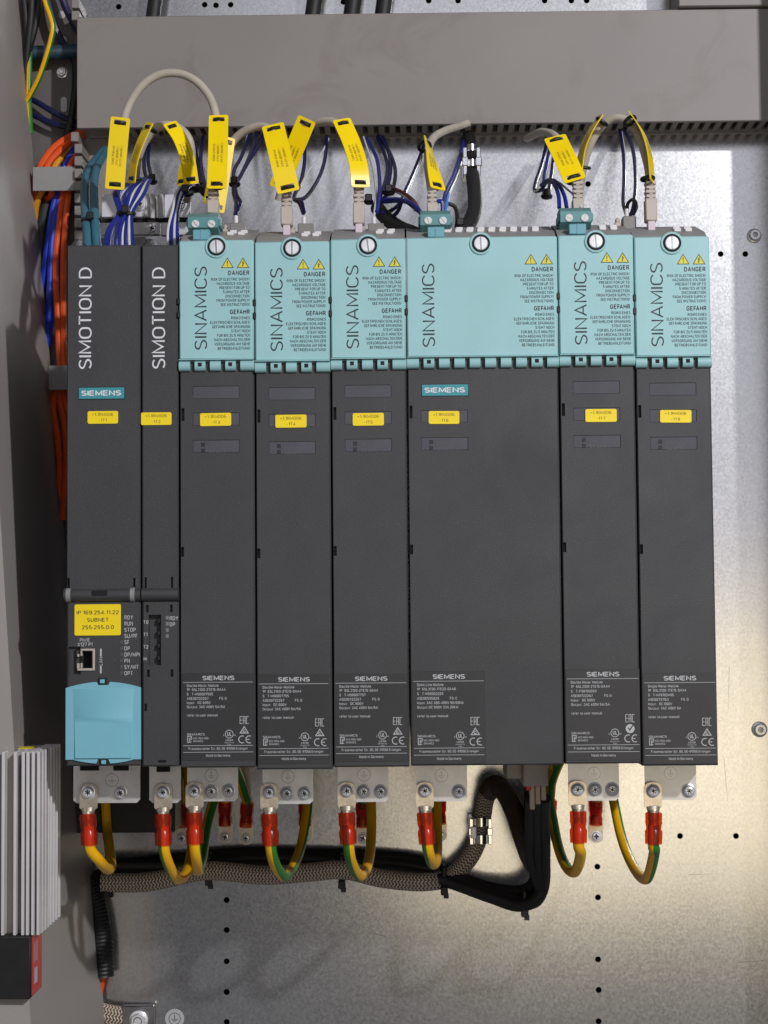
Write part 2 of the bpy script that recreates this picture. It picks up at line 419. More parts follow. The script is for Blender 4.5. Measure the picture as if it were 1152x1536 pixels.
FONT = {
 'A': (.58, [[(0, 0), (.29, 1), (.58, 0)], [(.10, .30), (.48, .30)]]), 'B': (.50, [[(0, 0), (0, 1)], _bowl(.46, .53, 1), _bowl(.50, 0, .53)]),
 'C': (.50, [_a(.27, .70, .27, .30, 20, 180, 8)+_a(.27, .30, .27, .30, 180, 340, 8)]), 'D': (.54, [[(0, 0), (0, 1)], _bowl(.54, 0, 1)]),
 'E': (.44, [[(.44, 1), (0, 1), (0, 0), (.44, 0)], [(0, .52), (.39, .52)]]), 'F': (.42, [[(.42, 1), (0, 1), (0, 0)], [(0, .50), (.37, .50)]]),
 'G': (.53, [_a(.27, .70, .27, .30, 25, 180, 8)+_a(.27, .30, .27, .30, 180, 340, 8)+[(.53, .47), (.30, .47)]]), 'H': (.52, [[(0, 0), (0, 1)], [(.52, 0), (.52, 1)], [(0, .52), (.52, .52)]]),
 'I': (.0, [[(0, 0), (0, 1)]]), 'J': (.36, [[(.36, 1), (.36, .22)]+_a(.17, .20, .19, .20, 0, -150, 7)]), 'K': (.52, [[(0, 0), (0, 1)], [(.50, 1), (0, .42)], [(.18, .62), (.52, 0)]]),
 'L': (.42, [[(0, 1), (0, 0), (.42, 0)]]), 'M': (.66, [[(0, 0), (0, 1), (.33, .16), (.66, 1), (.66, 0)]]), 'N': (.54, [[(0, 0), (0, 1), (.54, 0), (.54, 1)]]),
 'O': (.56, [_o(.56, 0, 1)]), 'P': (.48, [[(0, 0), (0, 1)], _bowl(.48, .42, 1)]), 'Q': (.56, [_o(.56, 0, 1), [(.34, .22), (.58, -.06)]]),
 'R': (.50, [[(0, 0), (0, 1)], _bowl(.48, .46, 1), [(.26, .46), (.52, 0)]]),
 'S': (.48, [_a(.24, .745, .23, .255, 25, 200, 8)+[(.12, .57), (.36, .45)]+_a(.24, .255, .24, .255, 20, -155, 8)]),
 'T': (.50, [[(0, 1), (.50, 1)], [(.25, 1), (.25, 0)]]), 'U': (.52, [[(0, 1), (0, .27)]+_a(.26, .27, .26, .27, 180, 360, 8)+[(.52, 1)]]), 'V': (.54, [[(0, 1), (.27, 0), (.54, 1)]]),
 'W': (.80, [[(0, 1), (.20, 0), (.40, .85), (.60, 0), (.80, 1)]]), 'X': (.52, [[(0, 0), (.52, 1)], [(0, 1), (.52, 0)]]), 'Y': (.52, [[(0, 1), (.26, .45), (.52, 1)], [(.26, .45), (.26, 0)]]), 'Z': (.48, [[(0, 1), (.48, 1), (0, 0), (.48, 0)]]),
 '0': (.48, [_o(.48, 0, 1)]), '1': (.22, [[(0, .80), (.22, 1), (.22, 0)]]), '2': (.46, [_a(.23, .74, .23, .26, 165, -25, 8)+[(0, 0), (.46, 0)]]),
 '3': (.46, [_a(.22, .76, .21, .24, 155, -80, 8)+[(.16, .53)], [(.16, .53)]+_a(.22, .265, .24, .265, 80, -155, 8)]), '4': (.50, [[(.36, 0), (.36, 1), (0, .24), (.50, .24)]]),
 '5': (.46, [[(.42, 1), (.05, 1), (.03, .52)]+_a(.22, .31, .24, .31, 120, -150, 9)]), '6': (.48, [_o(.48, 0, .58), [(0, .30), (0, .72)]+_a(.24, .72, .24, .28, 180, 35, 7)]), '7': (.46, [[(0, 1), (.46, 1), (.14, 0)]]),
 '8': (.48, [_o(.45, .53, 1, .03), _o(.48, 0, .53)]), '9': (.48, [_o(.48, .42, 1), [(.48, .70), (.48, .28)]+_a(.24, .28, .24, .28, 0, -145, 7)]),
 'a': (.40, [_a(.20, .52, .20, .18, 150, 0, 6)+[(.40, 0)], _o(.40, 0, .40)]), 'b': (.42, [[(0, 1), (0, 0)], _o(.42, 0, .70)]), 'c': (.38, [_a(.21, .45, .21, .25, 35, 180, 6)+_a(.21, .25, .21, .25, 180, 325, 6)]),
 'd': (.42, [[(.42, 1), (.42, 0)], _o(.42, 0, .70)]), 'e': (.41, [[(0, .36), (.41, .36)]+_a(.205, .46, .205, .24, 0, 180, 7)+_a(.205, .23, .205, .23, 180, 320, 6)]), 'f': (.26, [_a(.24, .84, .14, .16, 80, 180, 5)+[(.10, 0)], [(0, .68), (.26, .68)]]),
 'g': (.42, [_o(.42, 0, .70), [(.42, .70), (.42, -.12)]+_a(.21, -.10, .21, .16, 0, -150, 6)]), 'h': (.40, [[(0, 1), (0, 0)], [(0, .45)]+_a(.20, .48, .20, .22, 180, 0, 7)+[(.40, 0)]]), 'i': (.0, [[(0, .70), (0, 0)], [(0, .88), (0, 1.0)]]),
 'k': (.38, [[(0, 1), (0, 0)], [(.36, .70), (0, .28)], [(.13, .43), (.38, 0)]]), 'l': (.08, [[(0, 1), (0, .08), (.08, 0)]]), 'm': (.66, [[(0, .70), (0, 0)], [(0, .50)]+_a(.165, .53, .165, .17, 180, 0, 6)+[(.33, 0)], [(.33, .50)]+_a(.495, .53, .165, .17, 180, 0, 6)+[(.66, 0)]]),
 'n': (.40, [[(0, .70), (0, 0)], [(0, .45)]+_a(.20, .48, .20, .22, 180, 0, 7)+[(.40, 0)]]), 'o': (.42, [_o(.42, 0, .70)]), 'p': (.42, [[(0, .70), (0, -.26)], _o(.42, 0, .70)]), 'r': (.26, [[(0, .70), (0, 0)], [(0, .45)]+_a(.22, .48, .22, .22, 180, 80, 5)]),
 's': (.36, [_a(.18, .53, .17, .17, 30, 190, 6)+[(.09, .42), (.27, .30)]+_a(.18, .17, .18, .17, 20, -150, 6)]), 't': (.26, [[(.10, .92), (.10, .14)]+_a(.24, .14, .14, .14, 180, 280, 5), [(0, .68), (.26, .68)]]), 'u': (.40, [[(0, .70), (0, .22)]+_a(.20, .22, .20, .22, 180, 360, 7)+[(.40, .70)], [(.40, .3), (.40, 0)]]),
 'v': (.40, [[(0, .70), (.20, 0), (.40, .70)]]), 'w': (.60, [[(0, .70), (.15, 0), (.30, .6), (.45, 0), (.60, .70)]]), 'y': (.40, [[(0, .70), (.20, 0)], [(.40, .70), (.14, -.26)]]), 'z': (.36, [[(0, .70), (.36, .70), (0, 0), (.36, 0)]]),
 '.': (.02, [[(0, 0), (0, .15)]]), ',': (.06, [[(.06, .07), (0, -.14)]]), ':': (.02, [[(0, .06), (0, .16)], [(0, .5), (0, .6)]]), '-': (.26, [[(0, .40), (.26, .40)]]), '+': (.40, [[(0, .45), (.40, .45)], [(.20, .22), (.20, .68)]]), '!': (.0, [[(0, 1), (0, .30)], [(0, 0), (0, .09)]]), '/': (.34, [[(0, -.05), (.34, 1.02)]]), '=': (.4, [[(0, .3), (.4, .3)], [(0, .58), (.4, .58)]]),
}
FONT['\u00c4'] = (.58, FONT['A'][1]+[[(.14, 1.14), (.14, 1.24)], [(.44, 1.14), (.44, 1.24)]]); FONT['\u00dc'] = (.52, FONT['U'][1]+[[(.12, 1.14), (.12, 1.24)], [(.40, 1.14), (.40, 1.24)]])
TXT = {}
KERN = {'FA': -.20, 'LT': -.12, 'AT': -.10, 'TA': -.14, 'AV': -.10, 'VA': -.10, 'AG': -.04, 'LA': .0, 'RT': -.03, 'RV': -.03, 'YT': -.05, 'PA': -.1, 'LY': -.1, 'FE': -.04}
def glyphs(s, wt=.13, gap=.10):
    """flat strokes of weight wt (capital height 1)"""
    k = (s, wt, gap)
    if k in TXT: return TXT[k]
    vs = []; fs = []; x = 0.0; h = wt/2; ki = 0
    for ch in s:
        if ch == ' ': x += .30; ki += 1; continue
        w_, strokes = FONT[ch]
        for st in strokes:
            pts = []
            for a, b in st:
                p = Vector((x+h+a, h+b*(1-wt) if b >= 0 else h+b))
                if not pts or (p-pts[-1]).length > 1e-4: pts.append(p)
            closed = (pts[0]-pts[-1]).length < 1e-3
            if closed: pts = pts[:-1]
            n = len(pts); o = len(vs)
            for i in range(n):
                d0 = (pts[i]-pts[i-1]) if (i > 0 or closed) else (pts[1]-pts[0])
                d1 = (pts[(i+1) % n]-pts[i]) if (i < n-1 or closed) else (pts[i]-pts[i-1])
                d0 = d0.normalized(); d1 = d1.normalized()
                n0 = Vector((-d0.y, d0.x)); n1 = Vector((-d1.y, d1.x)); m = n0+n1
                m = n0 if m.length < .3 else m.normalized()
                q = m*(h/max(.45, m.dot(n0)))
                vs.append(tuple(pts[i]+q)); vs.append(tuple(pts[i]-q))
            for i in range(n if closed else n-1):
                a, b = o+2*i, o+2*((i+1) % n); fs.append((a, a+1, b+1, b))
        x += w_+wt+gap
        ki += 1
        x += KERN.get(s[ki-1:ki+1], 0)
    TXT[k] = (vs, fs); return TXT[k]
CAP = 1.0
def txt_box(g, s, x0, x1, z0, z1, y, rot=False, wt=.13, mi=0, gap=.10, mp=None):
    """print s so that it exactly fills the box; rot: reads bottom to top"""
    vs, fs = glyphs(s, wt, gap)
    ax, bx = min(v[0] for v in vs), max(v[0] for v in vs); az, bz = min(v[1] for v in vs), max(v[1] for v in vs)
    out = []
    for a, b in vs:
        u = (a-ax)/(bx-ax); t = (b-az)/(bz-az)
        if rot: p = (x0+(x1-x0)*(1-t), y, z0+(z1-z0)*u)
        else: p = (x0+(x1-x0)*u, y, z0+(z1-z0)*t)
        out.append(mp(p) if mp else p)
    g.add(out, fs, mi)
def txt(g, s, x, z, cap, y, align='l', cond=1.0, wt=.14, mi=0, W=None):
    """print with its baseline at z and capitals cap mm high; W fixes the width in mm"""
    vs, fs = glyphs(s, wt, .135); k = cap/CAP
    ax, bx = min(v[0] for v in vs), max(v[0] for v in vs)
    if W: cond = W/((bx-ax)*k)
    W = (bx-ax)*k*cond
    xo = {'l': x, 'r': x-W, 'c': x-W/2}[align]
    g.add([(xo+(a-ax)*k*cond, y, z+b*k) for a, b in vs], fs, mi)

# ------------------------------------------------------------------ the setting
PY = 270.0
def plate():
    c = bpy.data.curves.new('plate', 'CURVE'); c.dimensions = '2D'; c.fill_mode = 'BOTH'; c.extrude = 1.0*S
    def spl(pts):
        s = c.splines.new('POLY'); s.points.add(len(pts)-1)
        for q, p in zip(s.points, pts): q.co = (p[0]*S, p[1]*S, 0, 1)
        s.use_cyclic_u = True
    x0, x1 = P(117, 768, PY).x, P(1330, 768, PY).x; z0, z1 = P(600, 1720, PY).z, P(600, -180, PY).z
    spl([(x0, z0), (x1, z0), (x1, z1), (x0, z1)])
    holes = [(1081, 381), (1118, 381), (340, 1350), (340, 1395), (340, 1442), (340, 1488), (340, 1533), (896, 1300), (897, 1346), (897, 1439), (898, 1485), (898, 1532), (1020, 1254), (1104, 1254), (882, 276), (883, 228), (307, 7), (324, 8), (346, 7), (178, 10), (515, 3), (643, 1), (687, 1), (817, 1), (857, 1), (880, 1), (340, 1580), (898, 1580)]
    for a, b in holes:
        p = P(a, b, PY); spl([(p.x+2.35*math.cos(math.tau*k/20), p.z+2.35*math.sin(math.tau*k/20)) for k in range(20)])
    o = bpy.data.objects.new('plate', c); COL.objects.link(o)
    dg = bpy.context.evaluated_depsgraph_get(); dg.update()
    me = bpy.data.meshes.new_from_object(o.evaluated_get(dg)); bpy.data.objects.remove(o)
    me.transform(Matrix.Translation((0, (PY+1)*S, 0)) @ Matrix.Rotation(math.pi/2, 4, 'X'))
    me.materials.clear(); me.materials.append(PLATE); me.name = 'mounting_plate'
    o = bpy.data.objects.new('mounting_plate', me); COL.objects.link(o); o['kind'] = 'structure'; ORG[o.name] = Vector((0, 0, 0))
    return o
plate_o = plate()
g = G(); a = P(-60, 1800, 320); b = P(1500, -250, 320); g.box(a.x, b.x, 320, 325, a.z, b.z)
struct('cabinet_back_wall', g, VOID)

# leaning painted side panel on the left, with its front flange
def side_wall():
    g = G()
    far = [P(30, 0, 262), P(155, 1500, 262)]; near = [P(-46, 0, 12), P(44, 1500, 12)]
    def ext(a, b, t): return a+(b-a)*t
    F0, F1 = ext(*far, -.15), ext(*far, 1.15); N0, N1 = ext(*near, -.15), ext(*near, 1.15)
    d = Vector((-2, 0, 0)); fl = Vector((-60, -3, 0)); fr = Vector((-18, 4, 0))
    nz = 1
    vs = [F0, F1, N1, N0, F0+d, F1+d, N1+d, N0+d]
    g.add(vs, [(0, 1, 2, 3), (4, 7, 6, 5), (0, 4, 5, 1), (3, 2, 6, 7)])
    g.add([N0, N1, N1+fl, N0+fl], [(0, 1, 2, 3)])
    g.add([F0+d, F1+d, F1+d+fr, F0+d+fr], [(0, 1, 2, 3)])
    return struct('cabinet_side_wall', g, WALLM)
side_wall()
# strip of the cabinet frame at the far left, with slots
g = G(); a = P(-10, 1600, 277); b = P(122, -150, 277); g.box(a.x, b.x, 277, 279, a.z, b.z)
rail = struct('frame_strip', g, RAILM)
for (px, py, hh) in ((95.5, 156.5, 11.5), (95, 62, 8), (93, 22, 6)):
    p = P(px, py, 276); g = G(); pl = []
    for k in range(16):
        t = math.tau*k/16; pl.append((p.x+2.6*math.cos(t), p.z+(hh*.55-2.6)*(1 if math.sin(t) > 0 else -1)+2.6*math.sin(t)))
    g.prism(pl, 276.2, 277.6); struct('bright_slot', g, GREYST, rail)  # raised light grey patch painted as a slot with brightness behind it
# unseen upright added just past the right edge to shade the margin of the plate
g = G(); g.box(541, 588, 148, 153, -420, 660, 1)
struct('shade_upright', g, WALLM)

def screw_mesh(kind):
    g = G()
    if kind == 'pan':          # pan head with washer flange and cross recess
        g.lathe((0, 0, 0), (0, -1, 0), [(4.9, -1.2), (4.9, 0), (4.4, .3)], 22)
        g.lathe((0, 0, 0), (0, -1, 0), [(4.1, .1), (4.0, 1.2), (3.5, 2.3), (2.6, 2.9), (1.9, 3.0), (1.6, 2.5), (.2, 2.4)], 22)
        for k in range(3):
            t = math.pi*k/3+.3
            c, s_ = math.cos(t), math.sin(t)
            vs = []
            for u, v in ((-2.0, -.28), (2.0, -.28), (2.0, .28), (-2.0, .28)): vs.append((u*c-v*s_, -3.03, u*s_+v*c))
            g.add(vs, [(0, 1, 2, 3)], 1)
    if kind == 'small':        # screw on the plate lug
        g.lathe((0, 0, 0), (0, -1, 0), [(4.3, -1), (4.3, 0), (3.9, .4)], 18)
        g.lathe((0, 0, 0), (0, -1, 0), [(3.3, .3), (3.2, 1.4), (2.4, 2.2), (1.5, 2.3), (1.2, 1.5), (.2, 1.4)], 18)
        for k in range(2):
            t = math.pi*k/2+.6; c, s_ = math.cos(t), math.sin(t)
            g.add([(u*c-v*s_, -2.33, u*s_+v*c) for u, v in ((-1.9, -.4), (1.9, -.4), (1.9, .4), (-1.9, .4))], [(0, 1, 2, 3)], 1)
    if kind == 'allen':        # washer, cylinder head, hexagon socket
        g.lathe((0, 0, 0), (0, -1, 0), [(6.3, -.5), (6.3, .9), (5.9, 1.2)], 26)
        g.lathe((0, 0, 0), (0, -1, 0), [(4.5, 1.0), (4.5, 5.4), (4.1, 5.9), (2.3, 5.9), (2.2, 3.0), (.1, 3.0)], 26)
        g.lathe((0, 0, 0), (0, -1, 0), [(2.25, 4.2), (.1, 4.3)], 6, 1)
    if kind == 'hex':
        g.lathe((0, 0, 0), (0, -1, 0), [(6.0, -.5), (6.0, .8), (5.6, 1.1)], 26)
        g.lathe((0, 0, 0), (0, -1, 0), [(5.0, 1.0), (5.0, 3.6), (4.4, 4.4), (3.0, 4.5)], 6)
        g.lathe((0, 0, 0), (0, -1, 0), [(2.9, 4.4), (2.6, 4.7), (1.8, 4.3), (.1, 4.2)], 20, 1)
    if kind == 'slotted':      # cover screw
        g.lathe((0, 0, 0), (0, -1, 0), [(4.65, -4), (4.65, .9), (4.2, 1.5), (.1, 1.6)], 26)
        g.box(-.45, .45, -1.75, -1.3, -4.1, 4.1, 0, 1)
    if kind == 'tiny':         # terminal screw
        g.lathe((0, 0, 0), (0, -1, 0), [(2.5, -1), (2.5, .5), (2.2, .8), (.1, .8)], 18)
        g.add([(u*.9-v*.4, -.86, u*.4+v*.9) for u, v in ((-2, -.25), (2, -.25), (2, .25), (-2, .25))], [(0, 1, 2, 3)], 1)
    return g
SMATS = {'pan': [STEEL, VOID], 'small': [STEEL, VOID], 'allen': [STEEL, STEELD], 'hex': [STEEL, STEELD], 'slotted': [STEEL, STEELD], 'tiny': [WHITEP, STEELD]}
def screw(kind, at, parent, rot=0.0, tilt=(0, 0), scale=1.0, name='screw'):
    """at: mm in world; returned screw sits there facing out"""
    o = part(name, lambda: screw_mesh(kind), SMATS[kind], parent, 'screw_'+kind, True)
    o.location = (Vector(at)-ORG[parent.name])*S
    o.rotation_euler = (tilt[0], rot, tilt[1]); o.scale = (scale,)*3
    return o
screw('allen', P(1131, 354, PY), plate_o, .4, scale=.95); screw('allen', P(1139, 1094, PY), plate_o, .9)
screw('hex', P(93, 109, 277), rail, .2, scale=.8)

g = G()
for pts in ([(1032, 1002), (1062, 1050)], [(1086, 1138), (1092, 1205)], [(1032, 1312), (1068, 1311)], [(1100, 1445), (1150, 1440)], [(1094, 1000), (1092, 1070)], [(420, 1420), (470, 1426)], [(700, 1470), (760, 1464)], [(560, 1400), (590, 1408)]):
    p, q = P(*pts[0], PY), P(*pts[1], PY); d = (q-p).normalized(); n_ = Vector((-d.z, 0, d.x))*.14
    g.add([p+n_, q+n_*.4, q-n_*.4, p-n_], [(0, 1, 2, 3)]); 
for v in g.v: v.y = PY-.05
struct('scratch_marks', g, GREYM, plate_o)

# ------------------------------------------------------------------ trunking
def trunking():
    FY = 230.0
    A = P(115, 193, FY); B = P(1152, 180.5, FY); A2 = P(119, 26, FY); B2 = P(1152, 12, FY)
    zb = (A.z+B.z)/2; zt = (A2.z+B2.z)/2; xl = A.x; xr = P(1330, 100, FY).x
    t = thing('cable_trunking', 'wide grey slotted trunking with smudged cover above the modules', 'trunking', (xl, FY, zb))
    g = G(); g.box(xl, xr, FY, FY+2, zb, zt, .6)
    g.box(xl, xr, FY+2, FY+4, zb, zb+1.6, .3); g.box(xl, xr, FY+2, FY+4, zt-1.6, zt, .3)
    part('cover', g, DUCTS, t)
    g = G(); g.box(xl+4, xr, PY-2.5, PY-.3, zb+1.5, zt-1.5)
    g.box(xl+4, xr, PY-6, PY-2.5, zb+1.8, zb+3.6)          # solid foot of the lower side
    g.box(xl+4, xr, PY-6, PY-2.5, zt-3.6, zt-1.8)
    part('base', g, DUCTB, t)
    pitch = P(700, 200, FY+8).x-P(683.6, 200, FY+8).x
    x = xl+22; fx = []
    while x < xr-8: fx.append(x); x += pitch
    for side in (0, 1):
        for x in fx:
            z0 = zb+1.9 if side == 0 else zt-3.5
            o = part('finger', lambda: _finger(pitch), DUCTB, t, 'finger', True)
            o.location = (Vector((x, FY+4.5, z0))-ORG[t.name])*S
    g = G(); g.box(xl+30, xr, FY+9, PY-4, zb+9, zb+14); part('interior_shade', g, VOID, t)  # black box painted as the shade inside the trunking, behind its slots
    return zb, zt, xl
def _finger(p):
    g = G(); g.box(0, p*.54, 0, 29.3, 0, 1.6, .3); return g
ZB, ZT, XL = trunking()
# left, vertical trunking without its cover
t = thing('vertical_trunking', 'narrow upright trunking with short grey fingers left of the dark modules', 'trunking', P(115, 365, 235))
def _vf():
    g = G(); g.box(0, 6.2, 0, 32, 0, 7.6, .4); return g
fl = [(112, 205)] + [(117.3, 222.5+18.6*k) for k in range(9)] + [(113, 23), (113, 5)]
for k, (px, py) in enumerate(fl):
    o = part('finger', _vf, DUCT, t, 'vfinger', True)
    p = P(px, py, 234); o.location = (p-ORG[t.name]-Vector((3.1, 0, 3.8)))*S
g = G(); p = P(118, 380, 268); q = P(119, 190, 268); g.box(p.x-3, p.x+28, 266.5, 269, p.z, q.z); part('base', g, DUCTB, t)
# lid corner of the next trunking, top right
g = G(); p = P(1018, 10, 225); q = P(1330, -60, 225); g.box(p.x, q.x, 226, 268, P(1100, 9, 226).z, q.z, 1)
solo('upper_trunking', g, DUCTS, 'lower edge of grey trunking cut off at the top right corner', 'trunking')

# ------------------------------------------------------------------ module faces
def grey(x): return x
X0 = {1: 0., 2: 50., 3: 75., 4: 125., 5: 175., 6: 225., 7: 325., 8: 375.}
WID = {1: 50., 2: 25., 3: 50., 4: 50., 5: 50., 6: 100., 7: 50., 8: 50.}
BOT = {1: (150, 1149), 2: (240, 1150), 3: (325, 1151.5), 4: (440, 1154), 5: (555, 1150.5), 6: (730, 1148), 7: (905, 1145.5), 8: (1020, 1148.5)}
Z0 = {k: P(*v, 0).z for k, v in BOT.items()}
def L(m, px, py, Y=0.0): return P(px, py, Y)-Vector((X0[m], 0, Z0[m]))
DEEP = 225.0

def body(W, H, recs, ybev=1.0, gap=.55, taper_top=True):
    """dark housing with real recesses in the front and a sloped shoulder at the top"""
    g = G(); b = ybev; x0, x1 = gap, W-gap
    g.panel(x0+b, x1-b, b, H-b, 0, recs)
    fr = [(x0+b, 0, b), (x1-b, 0, b), (x1-b, 0, H-b), (x0+b, 0, H-b)]
    mi = [(x0, b, 0), (x1, b, 0), (x1, b, H), (x0, b, H)]
    bk = [(x0, DEEP, 0), (x1, DEEP, 0), (x1, DEEP, H), (x0, DEEP, H)]
    g.add(fr+mi, [(i, (i+1) % 4, 4+(i+1) % 4, 4+i) for i in range(4)])
    g.add(mi+bk, [(i, (i+1) % 4, 4+(i+1) % 4, 4+i) for i in range(4)]+[(4, 5, 6, 7)])
    return g

def sticker(m, px0, px1, py0, py1, lines, parent, name='name_sticker', cap=2.0, roll=0.0):
    a = P((px0+px1)/2, (py0+py1)/2, 0); W = (px1-px0)/2.29; H = (py1-py0)/2.29
    g = G(); r = 1.1; pl = []
    for cx, cz, t0 in ((W/2-r, H/2-r, 0), (-W/2+r, H/2-r, 90), (-W/2+r, -H/2+r, 180), (W/2-r, -H/2+r, 270)):
        for k in range(5):
            t = math.radians(t0+22.5*k); pl.append((cx+r*math.cos(t), cz+r*math.sin(t)))
    g.prism(pl, -.30, .0)
    o = part(name, g, YEL, parent, None, True)
    o.location = (Vector((a.x, -.15, a.z))-ORG[parent.name])*S; o.rotation_euler = (0, roll, 0)
    g = G(); n = len(lines); 
    for k, s_ in enumerate(lines):
        txt(g, s_, 0, (n-1)*cap*.95-k*cap*1.9-cap/2, cap, -.36, 'c', 1.25 if cap < 2.2 else 1.22, .12 if cap < 2.2 else .145)
    part('lettering', g, INKB if cap < 2.2 else INK, o, None, True)
    return o

WARN_EN = ['RISK OF ELECTRIC SHOCK!', 'HAZARDOUS VOLTAGE', 'PRESENT FOR UP TO', '5 MINUTES AFTER', 'DISCONNECTION', 'FROM POWER SUPPLY!', 'SEE INSTRUCTIONS!']
WARN_DE = ['RISIKO EINES', 'ELEKTRISCHEN SCHLAGES!', 'GEF\u00c4HRLICHE SPANNUNG', 'STEHT NOCH', 'F\u00dcR BIS ZU 5 MINUTEN', 'NACH ABSCHALTEN DER', 'VERSORGUNG AN! SIEHE', 'BETRIEBSANLEITUNG!']
ref4 = lambda px, py: L(4, px, py, 0)
COVER_TOP = ref4(440, 363).z; COVER_BOT = ref4(440, 559).z; HINGE = ref4(440, 543).z
WIN = [(ref4(403, 590).x, ref4(473, 590).x, ref4(440, 600).z, ref4(440, 581).z), (ref4(403, 590).x, ref4(473, 590).x, ref4(440, 640).z, ref4(440, 621).z), (ref4(403, 590).x, ref4(473, 590).x, ref4(440, 681).z, ref4(440, 662).z)]
CY = -2.2                       # front of the teal covers

def cover_mesh(W, sx):
    g = G(); x0, x1 = .35, W-.35
    # flat lid with rounded edges
    g.box(x0, x1, CY, 4, HINGE+.4, COVER_TOP, .9)
    # collar of the cover screw, rising past the top edge
    g.lathe((sx, 0, COVER_TOP-4.6), (0, -1, 0), [(7.5, -5), (7.5, -CY+.6), (7.0, -CY+1.0), (6.1, -CY+1.0), (5.9, -CY-3)], 30, 0, False)
    g.lathe((sx, 0, COVER_TOP-4.6), (0, -1, 0), [(6.0, -CY+.02), (.1, -CY+.02)], 24, 1, False)
    return g
def hinge_mesh(W, slots, squares):
    g = G(); edges = [.2]
    for a, b in slots: edges += [a, b]
    edges.append(W-.2)
    prof = []
    zc = (HINGE+COVER_BOT)/2; rz = (HINGE-COVER_BOT)/2
    for k in range(9):
        t = -math.pi/2+math.pi*k/8; prof.append((CY+1.2-2.6*math.cos(t), zc+rz*math.sin(t)))
    prof += [(5, HINGE), (5, COVER_BOT)]
    for k in range(0, len(edges), 2): g.xprism(prof, edges[k], edges[k+1])
    for x in squares: g.box(x-1.25, x+1.25, CY-1.62, CY-1.0, zc-.6, zc+1.8, 0, 1)
    g.box(.4, W-.4, CY-.2, CY-2.3, HINGE+.0, HINGE+.5, 0)
    return g
def slot_shade_mesh(W):
    g = G(); zc = (HINGE+COVER_BOT)/2; g.tube([(.6, 2.4, zc), (W-.6, 2.4, zc)], 2.0, 10, 0, 1); g.box(.6, W-.6, 3.6, 6.5, COVER_BOT+.3, HINGE-.2); return g

def warn_sign(bolt):
    g = G(); h = 7.1; w_ = 8.4; y = CY-.06
    g.add([(-w_/2, y, 0), (w_/2, y, 0), (0, y, h)], [(0, 1, 2)], 1)
    k = .80; cz = h*.34
    g.add([(-w_/2*k, y-.05, cz-cz*k), (w_/2*k, y-.05, cz-cz*k), (0, y-.05, cz+(h-cz)*k)], [(0, 1, 2)], 0)
    y -= .1
    if bolt:
        g.poly([(.3, 5.0), (-.9, 3.0), (-.05, 3.2), (-.5, 1.9), (-.75, 2.0), (-.35, .9), (.35, 1.9), (.05, 1.85), (.9, 3.5), (.1, 3.35), (.65, 5.0)], y, 1)
    else:
        g.poly([(-.32, 4.7), (-.18, 2.3), (.18, 2.3), (.32, 4.7)], y, 1); g.ring((0, 1.55), 0, .38, y, 10, mi=1)
    return g

def warn_text():
    g = G(); y = CY-.07; o4 = lambda py: ref4(440, py).z
    xr = ref4(488.5, 470).x
    txt(g, 'DANGER', xr, o4(416), 3.1, y, 'r', .92, .19)
    for k, s_ in enumerate(WARN_EN): txt(g, s_, xr, o4(424.2+6.33*k), 1.95, y, 'r', .86, .165)
    txt(g, 'GEFAHR', xr+.2, o4(474.4), 3.1, y, 'r', .92, .19)
    for k, s_ in enumerate(WARN_DE): txt(g, s_, xr+.25, o4(482.3+6.5*k), 1.95, y, 'r', .86, .165)
    return g

def top_mesh(W):
    """grey sloped top under the bright vents"""
    g = G(); z0 = COVER_TOP-1.2; z1 = z0+19.5
    g.xprism([(2.5, z0-4), (2.2, z0+.6), (14, z0+7.5), (52, z1), (DEEP-5, z1), (DEEP-5, z0-30), (8, z0-30)], .6, W-.6)
    return g
def vent_mesh(W, x0):  # white boxes painted as vent openings with the bright plate behind
    g = G(); z0 = COVER_TOP-1.2
    x = x0
    while x+4.6 < W-4:
        for r, y in enumerate((19, 30)):
            zz = z0+7.5+(y-14)*12/38
            g.box(x+r*.9, x+4.5+r*.9, y-1.0, y+4, zz-.3, zz+2.1, .25)
        x += 7.35
    return g

def ground_tab(m, px0, px1, py1, screws, parent, cut=None, sym=None, Y=42.0):
    a = P(px0, py1, Y); b = P(px1, py1, Y); zt = Z0[m]+3
    g = G(); c = 2.2
    x0, x1, z0 = a.x, b.x, (a.z+b.z)/2
    pl = [(x0, zt), (x0, z0+c), (x0+c, z0), (x1-c, z0), (x1, z0+c), (x1, zt)]
    g.prism(pl, Y, Y+2)
    o = part('ground_plate', g, TINP, parent)
    for sx, sy in screws: screw('pan', P(sx, sy, Y)-Vector((0, 0.4, 0)), o, random.uniform(0, 3), scale=.98)
    if sym:
        p = P(*sym, Y); g = G(); y = Y-.12
        g.ring((p.x, p.z), 4.1, 4.5, y, 28)
        g.quad(p.x-.22, p.x+.22, p.z-.3, p.z+2.9, y); 
        for k, h in enumerate((2.6, 1.7, .8)): g.quad(p.x-h, p.x+h, p.z-.5-k*.9, p.z-.2-k*.9, y)
        part('earth_symbol', g, STEELD, o)
    return o

